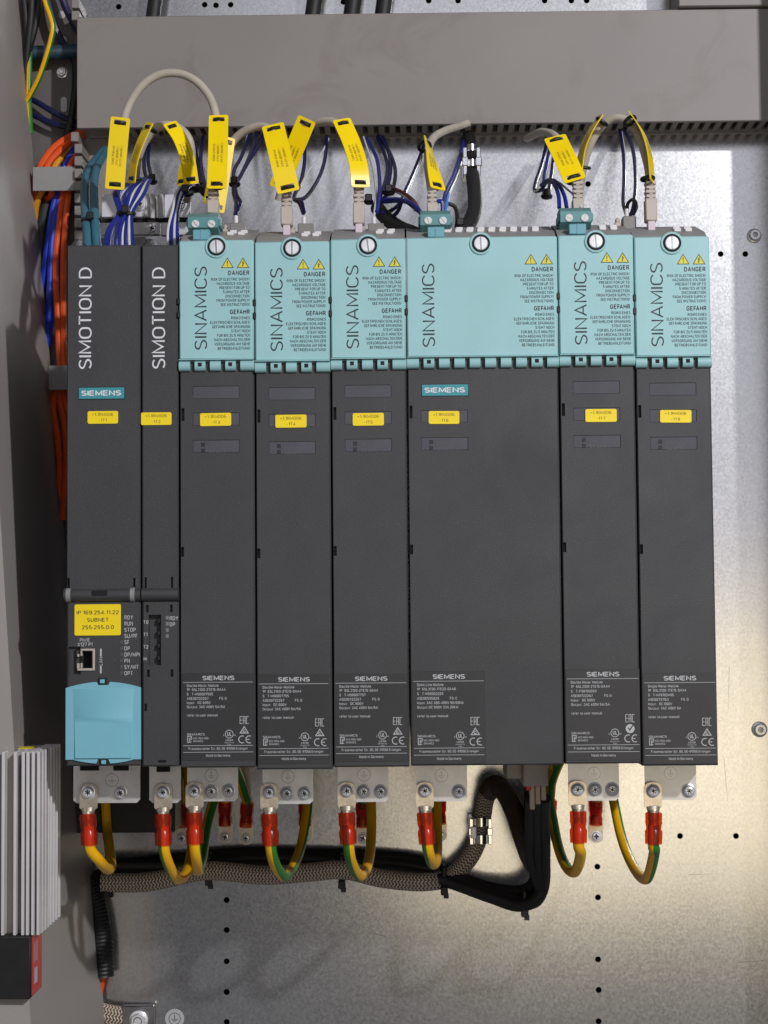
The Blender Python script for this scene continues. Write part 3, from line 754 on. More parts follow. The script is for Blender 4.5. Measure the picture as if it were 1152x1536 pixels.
def nameplate(m, px0, px1, py0, py1, info, parent, tick=False):
    a = L(m, px0, py1); b = L(m, px1, py0); W = b.x-a.x; H = b.z-a.z
    g = G(); g.box(0, W, -.25, 0, 0, H, .1)
    o = part('nameplate', g, DARK2, parent, None, True); o.location = Vector((a.x, -.02, a.z))*S
    g = G(); y = -.33; k = W/46.3
    tz = lambda f: H*(1-f)              # f measured down from the top, 0..1
    txt_box(g, 'SIEMENS', W*.285, W*.73, tz(.088), tz(.026), y, wt=.175, gap=.05)
    def rule(f): g.quad(W*.02, W*.985, tz(f)-.14, tz(f)+.14, y)
    rule(.106); rule(.83); rule(.905)
    cap = 1.72
    for s_, f in zip(info, (.158, .205, .256, .306, .354, .402, None)):
        if f is None: continue
        for q in (s_ if isinstance(s_, tuple) else ((.07, s_),)): txt(g, q[1], W*q[0], tz(f), cap, y, 'l', 1.0, .15)
    txt(g, 'refer to user manual', W*.07, tz(.497), cap, y, 'l', 1.0, .15)
    txt_box(g, 'SINAMICS', W*.07, W*.315, tz(.715), tz(.685), y)
    txt(g, 'KCC-REM-S80-', W*.155, tz(.757), 1.3, y, 'l', .95); txt(g, 'SINAMICS', W*.155, tz(.79), 1.3, y, 'l', .95)
    txt(g, 'Frauenauracher Str. 80, DE-91056 Erlangen', W*.50, tz(.879), 1.7, y, 'c', .9, .15)
    txt(g, 'Made in Germany', W*.50, tz(.958), 1.75, y, 'c', .95, .15)
    # certification marks
    x0 = W*.80; zb = tz(.585); h = H*.088; u = W*.033      # EAC
    for i, xx in enumerate((0, 1.35, 2.7)):
        X = x0+xx*u*1.0; wd = u*1.05; s_ = .38
        g.quad(X, X+s_, zb, zb+h, y)
        if i == 1: g.quad(X+wd-s_, X+wd, zb, zb+h, y); g.quad(X+s_, X+wd-s_, zb+h-s_, zb+h, y); g.quad(X+s_, X+wd-s_, zb+h*.42, zb+h*.42+s_, y)
        else:
            g.quad(X+s_, X+wd, zb+h-s_, zb+h, y); g.quad(X+s_, X+wd, zb, zb+s_, y)
            if i == 0: g.quad(X+s_, X+wd*.9, zb+h*.46, zb+h*.46+s_, y)
    cx, cz = W*.862, tz(.655)
    if tick:
        g.ring((cx, cz), 0, 2.9, y, 24); g.poly([(cx-1.5, cz+.4), (cx-.3, cz-1.6), (cx+2.6, cz+2.6), (cx+1.8, cz+2.9), (cx-.3, cz-.2), (cx-.9, cz+.9)], y-.03, 1)
    else:
        tri = [(cx-3.1, cz-2.2), (cx+3.1, cz-2.2), (cx, cz+2.7)]
        tr2 = [(cx-2.1, cz-1.65), (cx+2.1, cz-1.65), (cx, cz+1.7)]
        g.add([(a_, y, b_) for a_, b_ in tri+tr2], [(0, 1, 4, 3), (1, 2, 5, 4), (2, 0, 3, 5)])
        g.ring((cx, cz-.6), .55, 1.0, y, 14, math.radians(60), math.radians(350))
    cz = tz(.762); cx = W*.835                                  # CE
    g.ring((cx, cz), 2.0, 2.55, y, 16, math.radians(65), math.radians(295)); 
    g.ring((cx+4.6, cz), 2.0, 2.55, y, 16, math.radians(65), math.radians(295)); g.quad(cx+2.5, cx+4.6, cz-.27, cz+.27, y)
    cx, cz = W*.655, tz(.70)                                    # UL
    g.ring((cx, cz), 2.35, 2.75, y, 22); txt_box(g, 'UL', cx-1.3, cx+1.4, cz-1.2, cz+1.3, y, wt=.17)
    txt(g, 'c', cx-3.9, cz-1.2, 1.5, y, 'l', .9); txt(g, 'us', cx+2.95, cz-1.2, 1.3, y, 'l', .8)
    txt(g, 'LISTED', cx, cz-4.5, 1.15, y, 'c', .95, .2); txt(g, 'IND.CONT.EQ.', cx, cz-5.9, .75, y, 'c', 1.1); txt(g, 'E164', cx, cz-7.2, .8, y, 'c', 1.1)
    cx, cz = W*.075, tz(.795)                                   # KC
    g.quad(cx, cx+.45, cz, cz+4.4, y); g.quad(cx+.45, cx+3, cz+3.95, cz+4.4, y); g.quad(cx+2.55, cx+3, cz+2.3, cz+3.95, y); g.quad(cx+.45, cx+2.1, cz, cz+.45, y)
    g.poly([(cx+.8, cz+2.2), (cx+1.9, cz+3.4), (cx+2.3, cz+3.1), (cx+1.4, cz+2.1)], y); g.ring((cx+2.2, cz+1.2), .6, 1.05, y, 12, .8, 5.4)
    part('lettering', g, [GREYP, DARK2], o, None, True)
    return o

def logo(m, px0, px1, py0, py1, parent):
    a = L(m, px0, py1); b = L(m, px1, py0)
    g = G(); W, H = b.x-a.x, b.z-a.z
    g.box(-.5, W+.5, -.18, 0, -.5, H+.5, 0, 1); g.box(0, W, -.45, -.05, 0, H, .1)
    o = part('logo_plate', g, [LOGO, BLACK], parent, None, True); o.location = Vector((a.x, 0, a.z))*S
    g = G(); txt_box(g, 'SIEMENS', W*.055, W*.935, H*.23, H*.79, -.52, wt=.18, gap=.05); part('lettering', g, WHITE, o, None, True)

SLOT4 = [(ref4(a, 550).x, ref4(b, 550).x) for a, b in ((399.5, 406.5), (422.5, 429.5), (445.5, 452.5), (468, 475))]
SQ4 = [ref4(414.5, 550).x, ref4(460, 550).x]
def drive_module(m, label, info, sticker_px, stext, tick=False, tabs=None, np=None):
    W = WID[m]; wide = m == 6
    root = thing('line_module' if wide else 'motor_module', label, 'drive module', (X0[m], 0, Z0[m]), 'dark grey drive modules mounted side by side')
    wk = 'w' if wide else 'n'
    dx = 2.1 if wide else 0.0
    wins = [(a-dx*0, b, c, d) for a, b, c, d in WIN]
    recs = [(a, b, c, d, .9) for a, b, c, d in (wins[1:] if wide else wins)]
    for py in (624, 830):
        p = ref4(388.3, py); hh = 4.2 if py < 700 else 3.2
        recs.append((p.x-1.0, p.x+1.0, p.z-hh, p.z+hh, 4.5))
    part('housing', lambda: body(W, COVER_TOP-3, recs), DARK, root, 'body'+wk, True)
    part('top_grille', lambda: top_mesh(W), GREYL, root, 'top'+wk, True)
    part('bright_vents', lambda: vent_mesh(W, 30.0 if not wide else 26), WHITEP, root, 'vent'+wk, True)
    sx = ref4(438.5, 373).x if not wide else L(6, 721, 368).x
    cv = part('terminal_cover', lambda: cover_mesh(W, sx), [TEAL, VOID], root, 'cover'+wk, True)
    slots, sq = SLOT4, SQ4
    if wide:
        q = lambda px: L(6, px, 550).x
        slots = [(q(c-3.5), q(c+3.5)) for c in (632, 655, 678, 701, 724, 747.5, 770.5, 793.5, 817)]; sq = [q(643.5), q(805)]
    part('hinge', lambda: hinge_mesh(W, slots, sq), [TEALR, VOID], cv, 'hinge'+wk, True)
    part('hinge_pin', lambda: slot_shade_mesh(W), VOID, root, 'slot_shade'+wk, True)  # black bar behind the hinge, painted as the shade in its slots
    o = part('cover_screw', lambda: screw_mesh('slotted'), SMATS['slotted'], cv, 'screw_slotted', True)
    o.location = Vector((sx, CY-.2, COVER_TOP-4.6))*S; o.rotation_euler = (0, random.uniform(-.15, .15), 0)
    def brand():
        g = G(); a = ref4(405, 527.5); b = ref4(425.5, 402.5); txt_box(g, 'SINAMICS', a.x, b.x, a.z, b.z, CY-.07, True, .095, 0, .11); return g
    b_ = part('product_name', brand, INK, cv, 'brand', True)
    ex = 50.0 if wide else 0.0
    wt = part('warning_text', warn_text, INK, cv, 'warntext', True); wt.location.x = ex*S
    for bolt, px in ((False, 455), (True, 478.5)):
        o = part('warning_sign', lambda: warn_sign(bolt), [WARN, INK], cv, 'warn%d' % bolt, True)
        p = ref4(px, 405); o.location = Vector((p.x+ex, 0, p.z))*S
    for py in (454, 474):
        def clip_():
            g = G(); g.box(-.9, 1.3, -2.9, .5, -2.2, 2.2, .5); return g
        o = part('side_clip', clip_, BLACK, root, 'sideclip', True); o.location = Vector((-.2, 0, ref4(440, py).z))*S
    # windows
    for k, (a, b, c, d) in enumerate(wins):
        if wide and k == 0: continue
        def win():
            g = G(); g.box(.25, b-a-.25, .55, .8, .25, d-c-.25); return g
        o = part('status_window', win, WINM, root, 'win', True); o.location = Vector((a, 0, c))*S
        if k == 2:
            for py in (669, 678):
                q = ref4(418.5, py); part('status_led', lambda: _led(), LEDM, o, 'led', True).location = Vector((q.x-a, .5, q.z-c))*S
            def ledtext():
                g = G(); q = ref4(428, 672.5); txt(g, 'RDY', q.x-a, q.z-c-.2, 2.3, .50, 'l', 1.05); q = ref4(428, 681); txt(g, 'DC LINK', q.x-a, q.z-c-.1, 2.3, .50, 'l', 1.05); return g
            part('lettering', ledtext, LEDG, o, 'ledtext', True)
    if wide: logo(6, 633, 702, 576.5, 594, root)
    sticker(m, *sticker_px, ['+1.1RM006', stext], root, roll=random.uniform(-.012, .012))
    nameplate(m, *np, info, root, tick)
    ground_tab(m, *tabs[0:3], tabs[3], root, sym=tabs[4])
    # grey socket beside the network plug on the top
    return root
def _led():
    g = G(); g.box(-1.2, 1.2, -.2, .1, -1.3, 1.3, .15); return g

drive_module(3, 'slim drive module stickered -1T3, first one with a teal cover from the left', ['Double Motor Module', ((.07, '1P'), (.14, '6SL3120-2TE15-0AA4')), ((.07, 'S'), (.14, 'T-H98007985')), ((.07, 'A5E00722267'), (.52, 'FS: B')), ((.07, 'Input:'), (.22, 'DC 600V')), ((.07, 'Output:'), (.24, '3AC 400V 5A/5A'))],
             (300, 347, 619.5, 639), '-1T3', tabs=(281, 357, 1202, [(317.5, 1187), (343, 1186)], (317, 1163)), np=(273, 381, 1009, 1141))
drive_module(4, 'slim drive module stickered -1T4, between the -1T3 and -1T5 modules', ['Double Motor Module', ((.07, '1P'), (.14, '6SL3120-2TE15-0AA4')), ((.07, 'S'), (.14, 'T-H98007795')), ((.07, 'A5E00722267'), (.52, 'FS: B')), ((.07, 'Input:'), (.22, 'DC 600V')), ((.07, 'Output:'), (.24, '3AC 400V 5A/5A'))],
             (413, 460, 622, 641.5), '-1T4', tabs=(394, 470, 1206, [(430.5, 1190), (456.5, 1190)], (432, 1165)), np=(387, 494, 1011, 1146))
drive_module(5, 'slim drive module stickered -1T5, just left of the double width module', ['Double Motor Module', ((.07, '1P'), (.14, '6SL3120-2TE15-0AA4')), ((.07, 'S'), (.14, 'T-H98007797')), ((.07, 'A5E00722267'), (.52, 'FS: B')), ((.07, 'Input:'), (.22, 'DC 600V')), ((.07, 'Output:'), (.24, '3AC 400V 5A/5A'))],
             (529, 576, 619.5, 638.5), '-1T5', tabs=(507, 583, 1203, [(545.5, 1187), (571, 1187)], (546, 1162)), np=(502, 611, 1010, 1143))
drive_module(6, 'double width drive module stickered -1T6 with logo plate under its teal cover', ['Basic Line Module', ((.07, '1P'), (.14, '6SL3130-1TE22-0AA0')), ((.07, 'S'), (.14, 'T-H98002225')), ((.07, 'A5E00595829'), (.52, 'FS: C')), ((.07, 'Input:'), (.20, '3AC 380-480V 50/60Hz')), ((.07, 'Output:'), (.23, 'DC 600V 33A 20kW'))],
             (643, 689, 616.5, 636), '-1T6', tabs=(625, 701, 1202, [(688, 1187)], (662, 1163)), np=(619, 727, 1006.5, 1146))
drive_module(7, 'slim drive module stickered -1T7, just right of the double width module', ['Double Motor Module', ((.07, '1P'), (.14, '6SL3120-2TE15-0AA4')), ((.07, 'S'), (.14, 'T-F98190059')), ((.07, 'A5E00722267'), (.52, 'FS: B')), ((.07, 'Input:'), (.22, 'DC 600V')), ((.07, 'Output:'), (.24, '3AC 400V 5A/5A'))],
             (878, 925, 613.5, 633), '-1T7', True, tabs=(853, 929, 1201, [(892, 1184), (918, 1184)], (891, 1160)), np=(850, 959, 1003, 1141))
drive_module(8, 'slim drive module stickered -1T8, last of the row on the right', ['Single Motor Module', ((.07, '1P'), (.14, '6SL3120-1TE15-0AA4')), ((.07, 'S'), (.14, 'T-H78102496')), ((.07, 'A5E00721153'), (.52, 'FS: B')), ((.07, 'Input:'), (.22, 'DC 600V')), ((.07, 'Output:'), (.24, '3AC 400V 5A'))],
             (990, 1037, 615, 634), '-1T8', tabs=(968, 1045, 1200, [(1033, 1186)], (1006, 1160)), np=(966, 1074, 1009, 1146))

# ---- the two controllers at the left end
def controller(m):
    W = WID[m]; H = L(m, 155 if m == 1 else 240, 368).z; H2 = L(m, 155, 903).z
    root = thing('drive_controller' if m == 1 else 'option_module',
                 'dark grey controller with pale blue lower cover at the left end of the row' if m == 1 else 'narrow dark grey option module stickered -1T2 with a four pole socket',
                 'controller' if m == 1 else 'drive module', (X0[m], 0, Z0[m]), 'dark grey drive modules mounted side by side' if m == 2 else None)
    lo = lambda px, py, Y=0: L(m, px, py, Y)
    g = G(); b = 1.0; x0 = .5 if m == 2 else 1.2; x1 = W-.5
    # upper lid: a sheet 1.5 mm proud, notches at its lower edge
    nt = [(115-1.6, 867, 888), (201.5, 867, 888)] if m == 1 else [(219, 866, 884), (258.5, 865, 884)]
    recs = [(lo(a-1.6, 880).x, lo(a+1.6, 880).x, lo(a, d).z, lo(a, c).z, 5) for a, c, d in nt]
    if m == 1: recs = [(lo(c-1.7, 880).x, lo(c+1.7, 880).x, lo(c, 884).z, lo(c, 867).z, 5) for c in (103.5, 202)]
    zl = H2+7
    recs = [(a, b2, max(c, zl+.2), max(d, zl+.5), e) for a, b2, c, d, e in recs]
    yb = -1.5
    g.panel(x0+b, x1-b, zl, H-b, yb, recs)
    fr = [(x0+b, yb, zl), (x1-b, yb, zl), (x1-b, yb, H-b), (x0+b, yb, H-b)]
    mi = [(x0, yb+b, zl), (x1, yb+b, zl), (x1, yb+b, H), (x0, yb+b, H)]
    bk = [(x0, 14, zl), (x1, 14, zl), (x1, 14, H), (x0, 14, H)]
    g.add(fr+mi, [(i, (i+1) % 4, 4+(i+1) % 4, 4+i) for i in range(4)]); g.add(mi+bk, [(i, (i+1) % 4, 4+(i+1) % 4, 4+i) for i in range(4)])
    # raised cheeks round the cable well at the top
    for a, c in ((x0, x0+2.2), (x1-2.2, x1)): g.xprism([(3, H-2), (6, H), (30, H+11), (90, H+14), (90, H-60), (3, H-60)], a, c)
    g.xprism([(60, H+6), (90, H+14), (90, H-60), (60, H-60)], x0+2.2, x1-2.2)
    g.xprism([(2, H-1), (9, H-1), (9, H-30), (2, H-30)], x0+2.2, x1-2.2)
    lid = part('lid', g, DARK, root, None, True)
    # lower face with its recesses
    recs = []
    if m == 1:
        p, q = lo(98, 1012), lo(121, 970); recs.append((x0+b+.2, q.x, p.z, q.z, 3.0))
        p, q = lo(114, 1007), lo(142, 973); recs.append((p.x, q.x, p.z, q.z, 2.0))
        p, q = lo(117, 1002), lo(137, 977); recs.append((p.x+2.0, q.x, p.z+.3, q.z-.2, 11))
    else:
        p, q = lo(223, 998), lo(241.5, 922); recs.append((p.x, q.x, p.z, q.z, 5.5))
        for cx, cy, hh in ((221, 913, 5.5), (257, 912.5, 5.5), (222.5, 1010, 5.5), (258, 1009.5, 5.5), (218.5, 1061, 5.5)):
            p = lo(cx, cy); recs.append((p.x-.9, p.x+.9, p.z-hh/2.3, p.z+hh/2.3, 4))
        p = lo(243, 1142); recs.append((p.x-2.6, p.x+2.6, p.z-.8, p.z+.8, 3))
    g = G(); g.panel(x0+b, x1-b, b, H2+2, 0, recs)
    g.add([(x0+b, 0, b), (x1-b, 0, b), (x1-b, 0, H2+2), (x0+b, 0, H2+2), (x0, b, 0), (x1, b, 0), (x1, b, H2+2), (x0, b, H2+2), (x0, DEEP, 0), (x1, DEEP, 0), (x1, DEEP, H-40), (x0, DEEP, H-40), (x0, 14, H-40), (x1, 14, H-40)],
          [(0, 1, 5, 4), (1, 2, 6, 5), (3, 0, 4, 7), (4, 5, 9, 8), (8, 9, 10, 11), (10, 11, 12, 13), (4, 7, 12, 11, 8), (5, 6, 13, 10, 9)])
    part('housing', g, DARK, root, None, True)
    # hinge bar
    zc = lo(150, 892.5).z; g = G()
    g.tube([(x0-(1.6 if m == 1 else 0), .5, zc), (x1+.2, .5, zc)], 4.6, 18, 0, 1)
    if m == 1:
        p, q = lo(140.5, 893), lo(162.5, 885.5); g.box(p.x, q.x, -4.9, -2, p.z, q.z, 0, 1)
    part('hinge_bar', g, [DARK, VOID], root, None, True)
    if m == 1:
        for px in (103.5, 199.5):
            g = G(); p = lo(px, 892.5); g.tube([(p.x-1.5, .5, zc), (p.x+1.5, .5, zc)], 4.85, 18, 0, 1); part('hinge_clip', g, GREYL, root, None, True)
    # product name
    g = G(); a, c = (lo(117.5, 554), lo(139.5, 401.5)) if m == 1 else (lo(227.5, 553.5), lo(249.5, 401.5))
    txt_box(g, 'SIMOTION D', a.x, c.x, a.z, c.z, yb-.07, True, .105, 0, .10); part('product_name', g, WHITE, lid, None, True)
    if m == 1: 
        g = None
        a, c = lo(119, 599), lo(187, 581.5); g = G(); Wd, Hd = c.x-a.x, c.z-a.z
        g.box(a.x-.5, c.x+.5, yb-.18, yb, a.z-.5, c.z+.5, 0, 1); g.box(a.x, c.x, yb-.45, yb-.05, a.z, c.z, .1); o = part('logo_plate', g, [LOGO, BLACK], lid, None, True)
        g = G(); txt_box(g, 'SIEMENS', a.x+Wd*.055, a.x+Wd*.935, a.z+Hd*.23, a.z+Hd*.79, yb-.52, wt=.18, gap=.05); part('lettering', g, WHITE, o, None, True)
        s_ = sticker(1, 132, 178, 617, 636, ['+1.1RM006', '-1T1'], root); s_.location.y = (yb-.15)*S
        sticker(1, 112, 181.5, 906.5, 953, ['IP 169.254.11.22', 'SUBNET', '255.255.0.0'], root, 'address_sticker', 2.55)
        # lower print
        g = G(); y = -.05
        txt(g, 'PN/IE', lo(127, 962.5).x, lo(127, 962.5).z, 2.3, y, 'c', .92, .15); txt(g, 'X127 P1', lo(127.5, 969.5).x, lo(127.5, 969.5).z, 2.5, y, 'c', .92, .15)
        for k, s2 in enumerate(('RDY', 'RUN', 'STOP', 'SU/PF', 'SF', 'DP', 'DP/MPI', 'PN', 'SY/MT', 'OPT')):
            p = lo(186.5, 929.3+9.3*k); txt(g, s2, p.x, p.z, 2.75, y, 'l', .90, .15)
        for a, c in ((973, 985), (999, 1010)): g.quad(lo(150, 990).x, lo(152.5, 990).x, lo(150, c).z, lo(150, a).z, y)
        p, q = lo(148.5, 998), lo(154.3, 986); txt_box(g, 'LAN', p.x, q.x, p.z, q.z, y, True)
        part('lettering', g, GREYP, root, None, True)
        for k in range(6):
            p = lo(182.5, 963+9.3*(k)); g = G(); g.box(p.x-.9, p.x+.9, -.12, .1, p.z-1.2, p.z+1.2, .05); part('status_led', g, LEDG, root, None, True)
        # network socket
        p, q = lo(115.5, 1006), lo(142, 973); g = G()
        zz = lambda py: lo(130, py).z; xx = lambda px: lo(px, 990).x
        fr_ = .6
        g.box(xx(139), xx(142.5), -fr_, 2, zz(1006), zz(973), .2); g.box(xx(121), xx(139), -fr_, 2, zz(976.2), zz(973), .2); g.box(xx(116), xx(139), -fr_, 2, zz(1006), zz(1002.5), .2)
        g.box(xx(121), xx(123.3), -fr_, 3, zz(984), zz(976.2), .1); g.box(xx(116), xx(119), -fr_, 3, zz(985), zz(981), .1); g.box(xx(121), xx(123.3), -fr_, 3, zz(1002.5), zz(994.5), .1); g.box(xx(115.5), xx(119.5), -fr_, 3, zz(1002.5), zz(995), .1)
        g.box(xx(123.3), xx(139), 9, 10.5, zz(1002.5), zz(976), 0, 1); g.box(xx(116), xx(123.3), 5, 6, zz(1002.5), zz(976), 0, 1)
        part('network_socket', g, [PLUG, VOID], root, None, True)
        # pale blue cover with curved top and bottom
        xa, xb = x0-.4, x1+.4; g = G(); pl = []
        ztop = lambda t: lo(155, 1031.5-9.0*(1-(2*t-1)**2)).z; zb_e = lo(155, 1139).z
        N = 14
        cxm = (xa+xb)/2
        nx = 4.3
        def topz(x):
            z = ztop((x-xa)/(xb-xa)); d = abs(x-cxm)
            if d < 3.4: return z-2.1
            if d < nx: return z-2.1*(nx-d)/(nx-3.4)
            return z
        xsT = sorted([xa+(xb-xa)*k/N for k in range(N+1)]+[cxm-nx, cxm-3.4, cxm+3.4, cxm+nx])
        top = [(x, topz(x)) for x in xsT]
        i0, i1 = lo(112, 1100).x, lo(200, 1100).x
        def botz(x):
            if x < i0 or x > i1: return zb_e
            t = (x-i0)/(i1-i0); z = zb_e-.3-2.4*(1-(2*t-1)**2); d = abs(x-cxm)
            if d < 3.2: return z+3.0
            if d < 4.6: return z+3.0*(4.6-d)/1.4
            return z
        xsB = sorted([xa, xb, i0-.01, i0, i1, i1+.01, cxm-4.6, cxm-3.2, cxm+3.2, cxm+4.6]+[i0+(i1-i0)*k/10 for k in range(1, 10)])
        bot = [(x, botz(x)) for x in xsB]
        g.prism(bot+top[::-1], -1.4, 0)
        cv = part('lower_cover', g, BLUEC, root, None, True)
        # raised centre field of the cover, tapering out at its top
        g = G(); zt_ = lo(150, 1033).z; zm = lo(150, 1085).z; j0, j1 = lo(110, 1100).x, lo(201, 1100).x
        N2 = 12; vs = []
        for k in range(N2+1):
            z = zt_+(zb_e+1.0-zt_)*k/N2; t = k/N2; dpt = .15+1.25*t*t
            ins = .0+1.2*t
            for x, y in ((j0+ins, -1.38), (j0+ins+.5, -1.4-dpt), (j1-ins-.5, -1.4-dpt), (j1-ins, -1.38)): vs.append((x, y, z))
        g.add(vs, [(4*k+i, 4*k+i+1, 4*k+5+i, 4*k+4+i) for k in range(N2) for i in range(3)]+[(4*N2, 4*N2+1, 4*N2+2, 4*N2+3), (0, 1, 2, 3)])
        part('raised_field', g, BLUEC, cv, None, True)
        for px, py in ((154, 1022), (156, 1143)):
            p = lo(px, py); g = G(); g.box(p.x-2.8, p.x+2.8, -1.1, .1, p.z-2.2, p.z+2.2, .3, 1); g.box(p.x-1.5, p.x+1.5, -1.9, -.9, p.z-1.2, p.z+1.3, .2); part('latch', g, [BLUEC, BLACK], cv, None, True)
        # deep black back part reaching below the front
        g = G(); a, c = P(100, 1250, 215), P(262, 1120, 215); g.box(a.x, c.x, 215, 268, a.z, c.z, 1); part('heat_sink_shroud', g, BLACK, root)
        t = ground_tab(1, 110, 210, 1204.5, [(181, 1189)], root, sym=(168, 1170))
        g = G()
        for a, c in ((120, 148), (170, 193)): 
            p, q = P(a, 1156, 41), P(c, 1150, 41); g.box(p.x, q.x, 40.8, 41.9, p.z, q.z+1)
        part('notch', g, VOID, t)
    else:
        sticker(2, 212, 258, 619, 638, ['+1.1RM006', '-1T2'], root).location.y = (yb-.15)*S
        g = G(); y = -.05
        for s2, py in (('T0', 936), ('T1', 954.5), ('T2', 973), ('M', 991)): p = lo(215.5, py); txt(g, s2, p.x, p.z, 2.4, y, 'l', .95, .16)
        for s2, py in (('RDY', 930.5), ('DP', 939.5)): p = lo(254.5, py); txt(g, s2, p.x, p.z, 2.7, y, 'l', .9, .16)
        part('lettering', g, GREYP, root, None, True)
        for k in range(4):
            p = lo(250.8, 926.5+9.2*k); g = G(); g.box(p.x-1.0, p.x+1.0, -.15, .1, p.z-1.2, p.z+1.2, .05); part('status_led', g, GREYM, root, None, True)
        for k in range(4):
            p = lo(237.5, 930+18.7*k); g = G(); g.box(p.x-1.2, p.x+1.6, 1.5, 5, p.z-2.2, p.z+1.2, .5); part('terminal_contact', g, BLACK, root, None, True)
        t = ground_tab(2, 224, 271, 1204.5, [], root)
        p, q = P(235, 1158, 41), P(255, 1150, 41); g = G(); g.box(p.x, q.x, 40.8, 41.9, p.z, q.z+1); part('notch', g, VOID, t)
controller(1); controller(2)

# ------------------------------------------------------------------ earth leads
def lead(fx, fy, bx, by, loop, label, lean=0.0, hidden=False, stripes=(0, 1, 2, 3), tw=0.0, Y=38.0):
    """front lug at photo pixel fx,fy on the ground tab; plate lug at bx,by; loop: points between"""
    o = P(fx, fy, Y); t = thing('earth_lead', label, 'earth lead', o, 'green and yellow earth leads under the modules')
    # front lug: pad, neck
    def lug(c, s_, y, up, par):
        g = G(); d = -1 if not up else 1
        w2 = 6.0*s_; hh = 8.2*s_
        pl = []
        for k in range(9):
            a = math.pi*k/8; pl.append((c.x+w2*math.cos(a)*1.0, c.z-d*(2.0*s_+ (w2*.62)*math.sin(a))))
        pl += [(c.x-w2*1.0, c.z+d*hh*1.25), (c.x-w2*.62, c.z+d*hh*1.55), (c.x+w2*.62, c.z+d*hh*1.55), (c.x+w2*1.0, c.z+d*hh*1.25)]
        g.prism(pl, y-1.1, y)
        a = (c.x, y-1.0, c.z+d*hh*1.3); b = (c.x, y-3.0*s_, c.z+d*hh*2.1)
        g.tube([a, ((a[0]+b[0])/2, (a[1]+b[1])/2, (a[2]+b[2])/2), b], lambda q: (4.6-1.4*q)*s_, 12, 0, 3, flat=.6)
        part('lug', g, LUGM, par)
        return d*hh*1.75
    dz = lug(o, 1.0, Y, False, t)
    screw('pan', (o.x, Y-1.0, o.z), t, random.uniform(0, 3))
    c = (o.x, Y-3.2, o.z+dz); lx = lean
    g = G(); L_ = 20.5; prof = [(4.4, .5), (5.6, -.3), (5.6, -7), (5.0, -9.5), (5.1, -11), (5.9, -12.3), (5.6, -L_), (5.3, -L_)]
    g.lathe(c, (-lx, 0, 1), prof, 18, 0, False)
    part('sleeve', g, REDS, t)
    g = G(); g.lathe(c, (-lx, 0, 1), [(3.3, 2), (3.6, 0), (3.6, -5), (3.2, -6), (3.5, -7), (3.5, -10.5)], 14); part('crimp_barrel', g, LUGM, t)
    st = Vector(c)+Vector((lx*8, 0, -8)); end = Vector(c)+Vector((lx*(L_+2), 0, -L_-2))
    path = [st, end]+[P(*q) for q in loop]
    g = G()
    path2 = path
    if bx is not None:
        b = P(bx, by, PY-1.5)
        path2 = path+[P(bx+(loop[-1][0]-bx)*.35, by-112, PY-16), P(bx, by-88, PY-6), P(bx, by-62, PY-5), P(bx, by-44, PY-5)]
    g.tube(path2, 3.75, 14, 0, 7, (stripes, 1), tw)
    part('cable', g, [YELW, GRNW], t)
    if bx is not None:
        up = lug(b, .92, PY-1.2, True, t)
        screw('small', (b.x, PY-2.4, b.z), t, random.uniform(0, 3), scale=1.12)
        g = G(); g.lathe((b.x, PY-5.6, b.z+8.6), (0, 0, 1), [(4.0, 0), (4.9, .5), (4.9, 6), (4.4, 8), (4.5, 9.5), (5.1, 11), (5.2, 19), (5.0, 19)], 16, 0, False)
        part('sleeve', g, REDS, t)
    return t
lead(133, 1188, None, None, [(148, 1290, 42), (160, 1303, 75), (166, 1300, 110), (164, 1270, 160), (160, 1240, 205), (158, 1200, 212)], 'yellow green earth lead on the controller tab, leftmost of all', .06, stripes=(5, 6, 7, 8), tw=-.2)
lead(245, 1188, 273, 1257, [(252, 1295, 45), (266, 1318, 80), (281, 1306, 130), (288, 1265, 180), (287, 1215, 215)], 'yellow green earth lead on the narrow option module tab', .03, stripes=(4, 5, 6, 7))
lead(292, 1186, 338, 1255, [(295, 1290, 44), (298, 1306, 90), (303, 1290, 150), (312, 1230, 200), (330, 1170, 225)], 'earth lead hanging green side forward from the -1T3 module tab', .02, stripes=(10, 11, 12, 13, 0))
lead(404, 1188, 458, 1255, [(411, 1293, 45), (425, 1314, 80), (440, 1300, 130), (453, 1262, 180), (462, 1200, 215)], 'yellow green earth lead curving right under the -1T4 module tab', .05, stripes=(12, 13, 0, 1, 2), tw=.3)
lead(520, 1186, 544, 1257, [(526, 1290, 45), (539, 1314, 85), (552, 1296, 140), (557, 1250, 190), (556, 1195, 218)], 'yellow green earth lead in a tight loop under the -1T5 module tab', .05, stripes=(3, 4, 5, 6, 7))
lead(637, 1186, 660, 1252, [(645, 1286, 44), (650, 1296, 75), (655, 1286, 130), (656, 1250, 190), (655, 1200, 225)], 'short hanging earth lead under the double width module tab', .07, stripes=(4, 5, 6, 7, 8), tw=.2)
lead(866, 1184, 894, 1254, [(871, 1280, 45), (862, 1308, 85), (845, 1292, 140), (832, 1245, 190), (826, 1180, 222), (850, 1130, 235)], 'earth lead curving left from the -1T7 module tab', .0, stripes=(10, 11, 12), tw=-.3)
lead(979, 1186, None, None, [(982, 1275, 46), (970, 1318, 90), (950, 1300, 145), (932, 1255, 190), (918, 1190, 225), (905, 1140, 240)], 'long earth lead sweeping left from the rightmost module tab', -.02, stripes=(0, 1, 2, 3, 12, 13), tw=-.3)
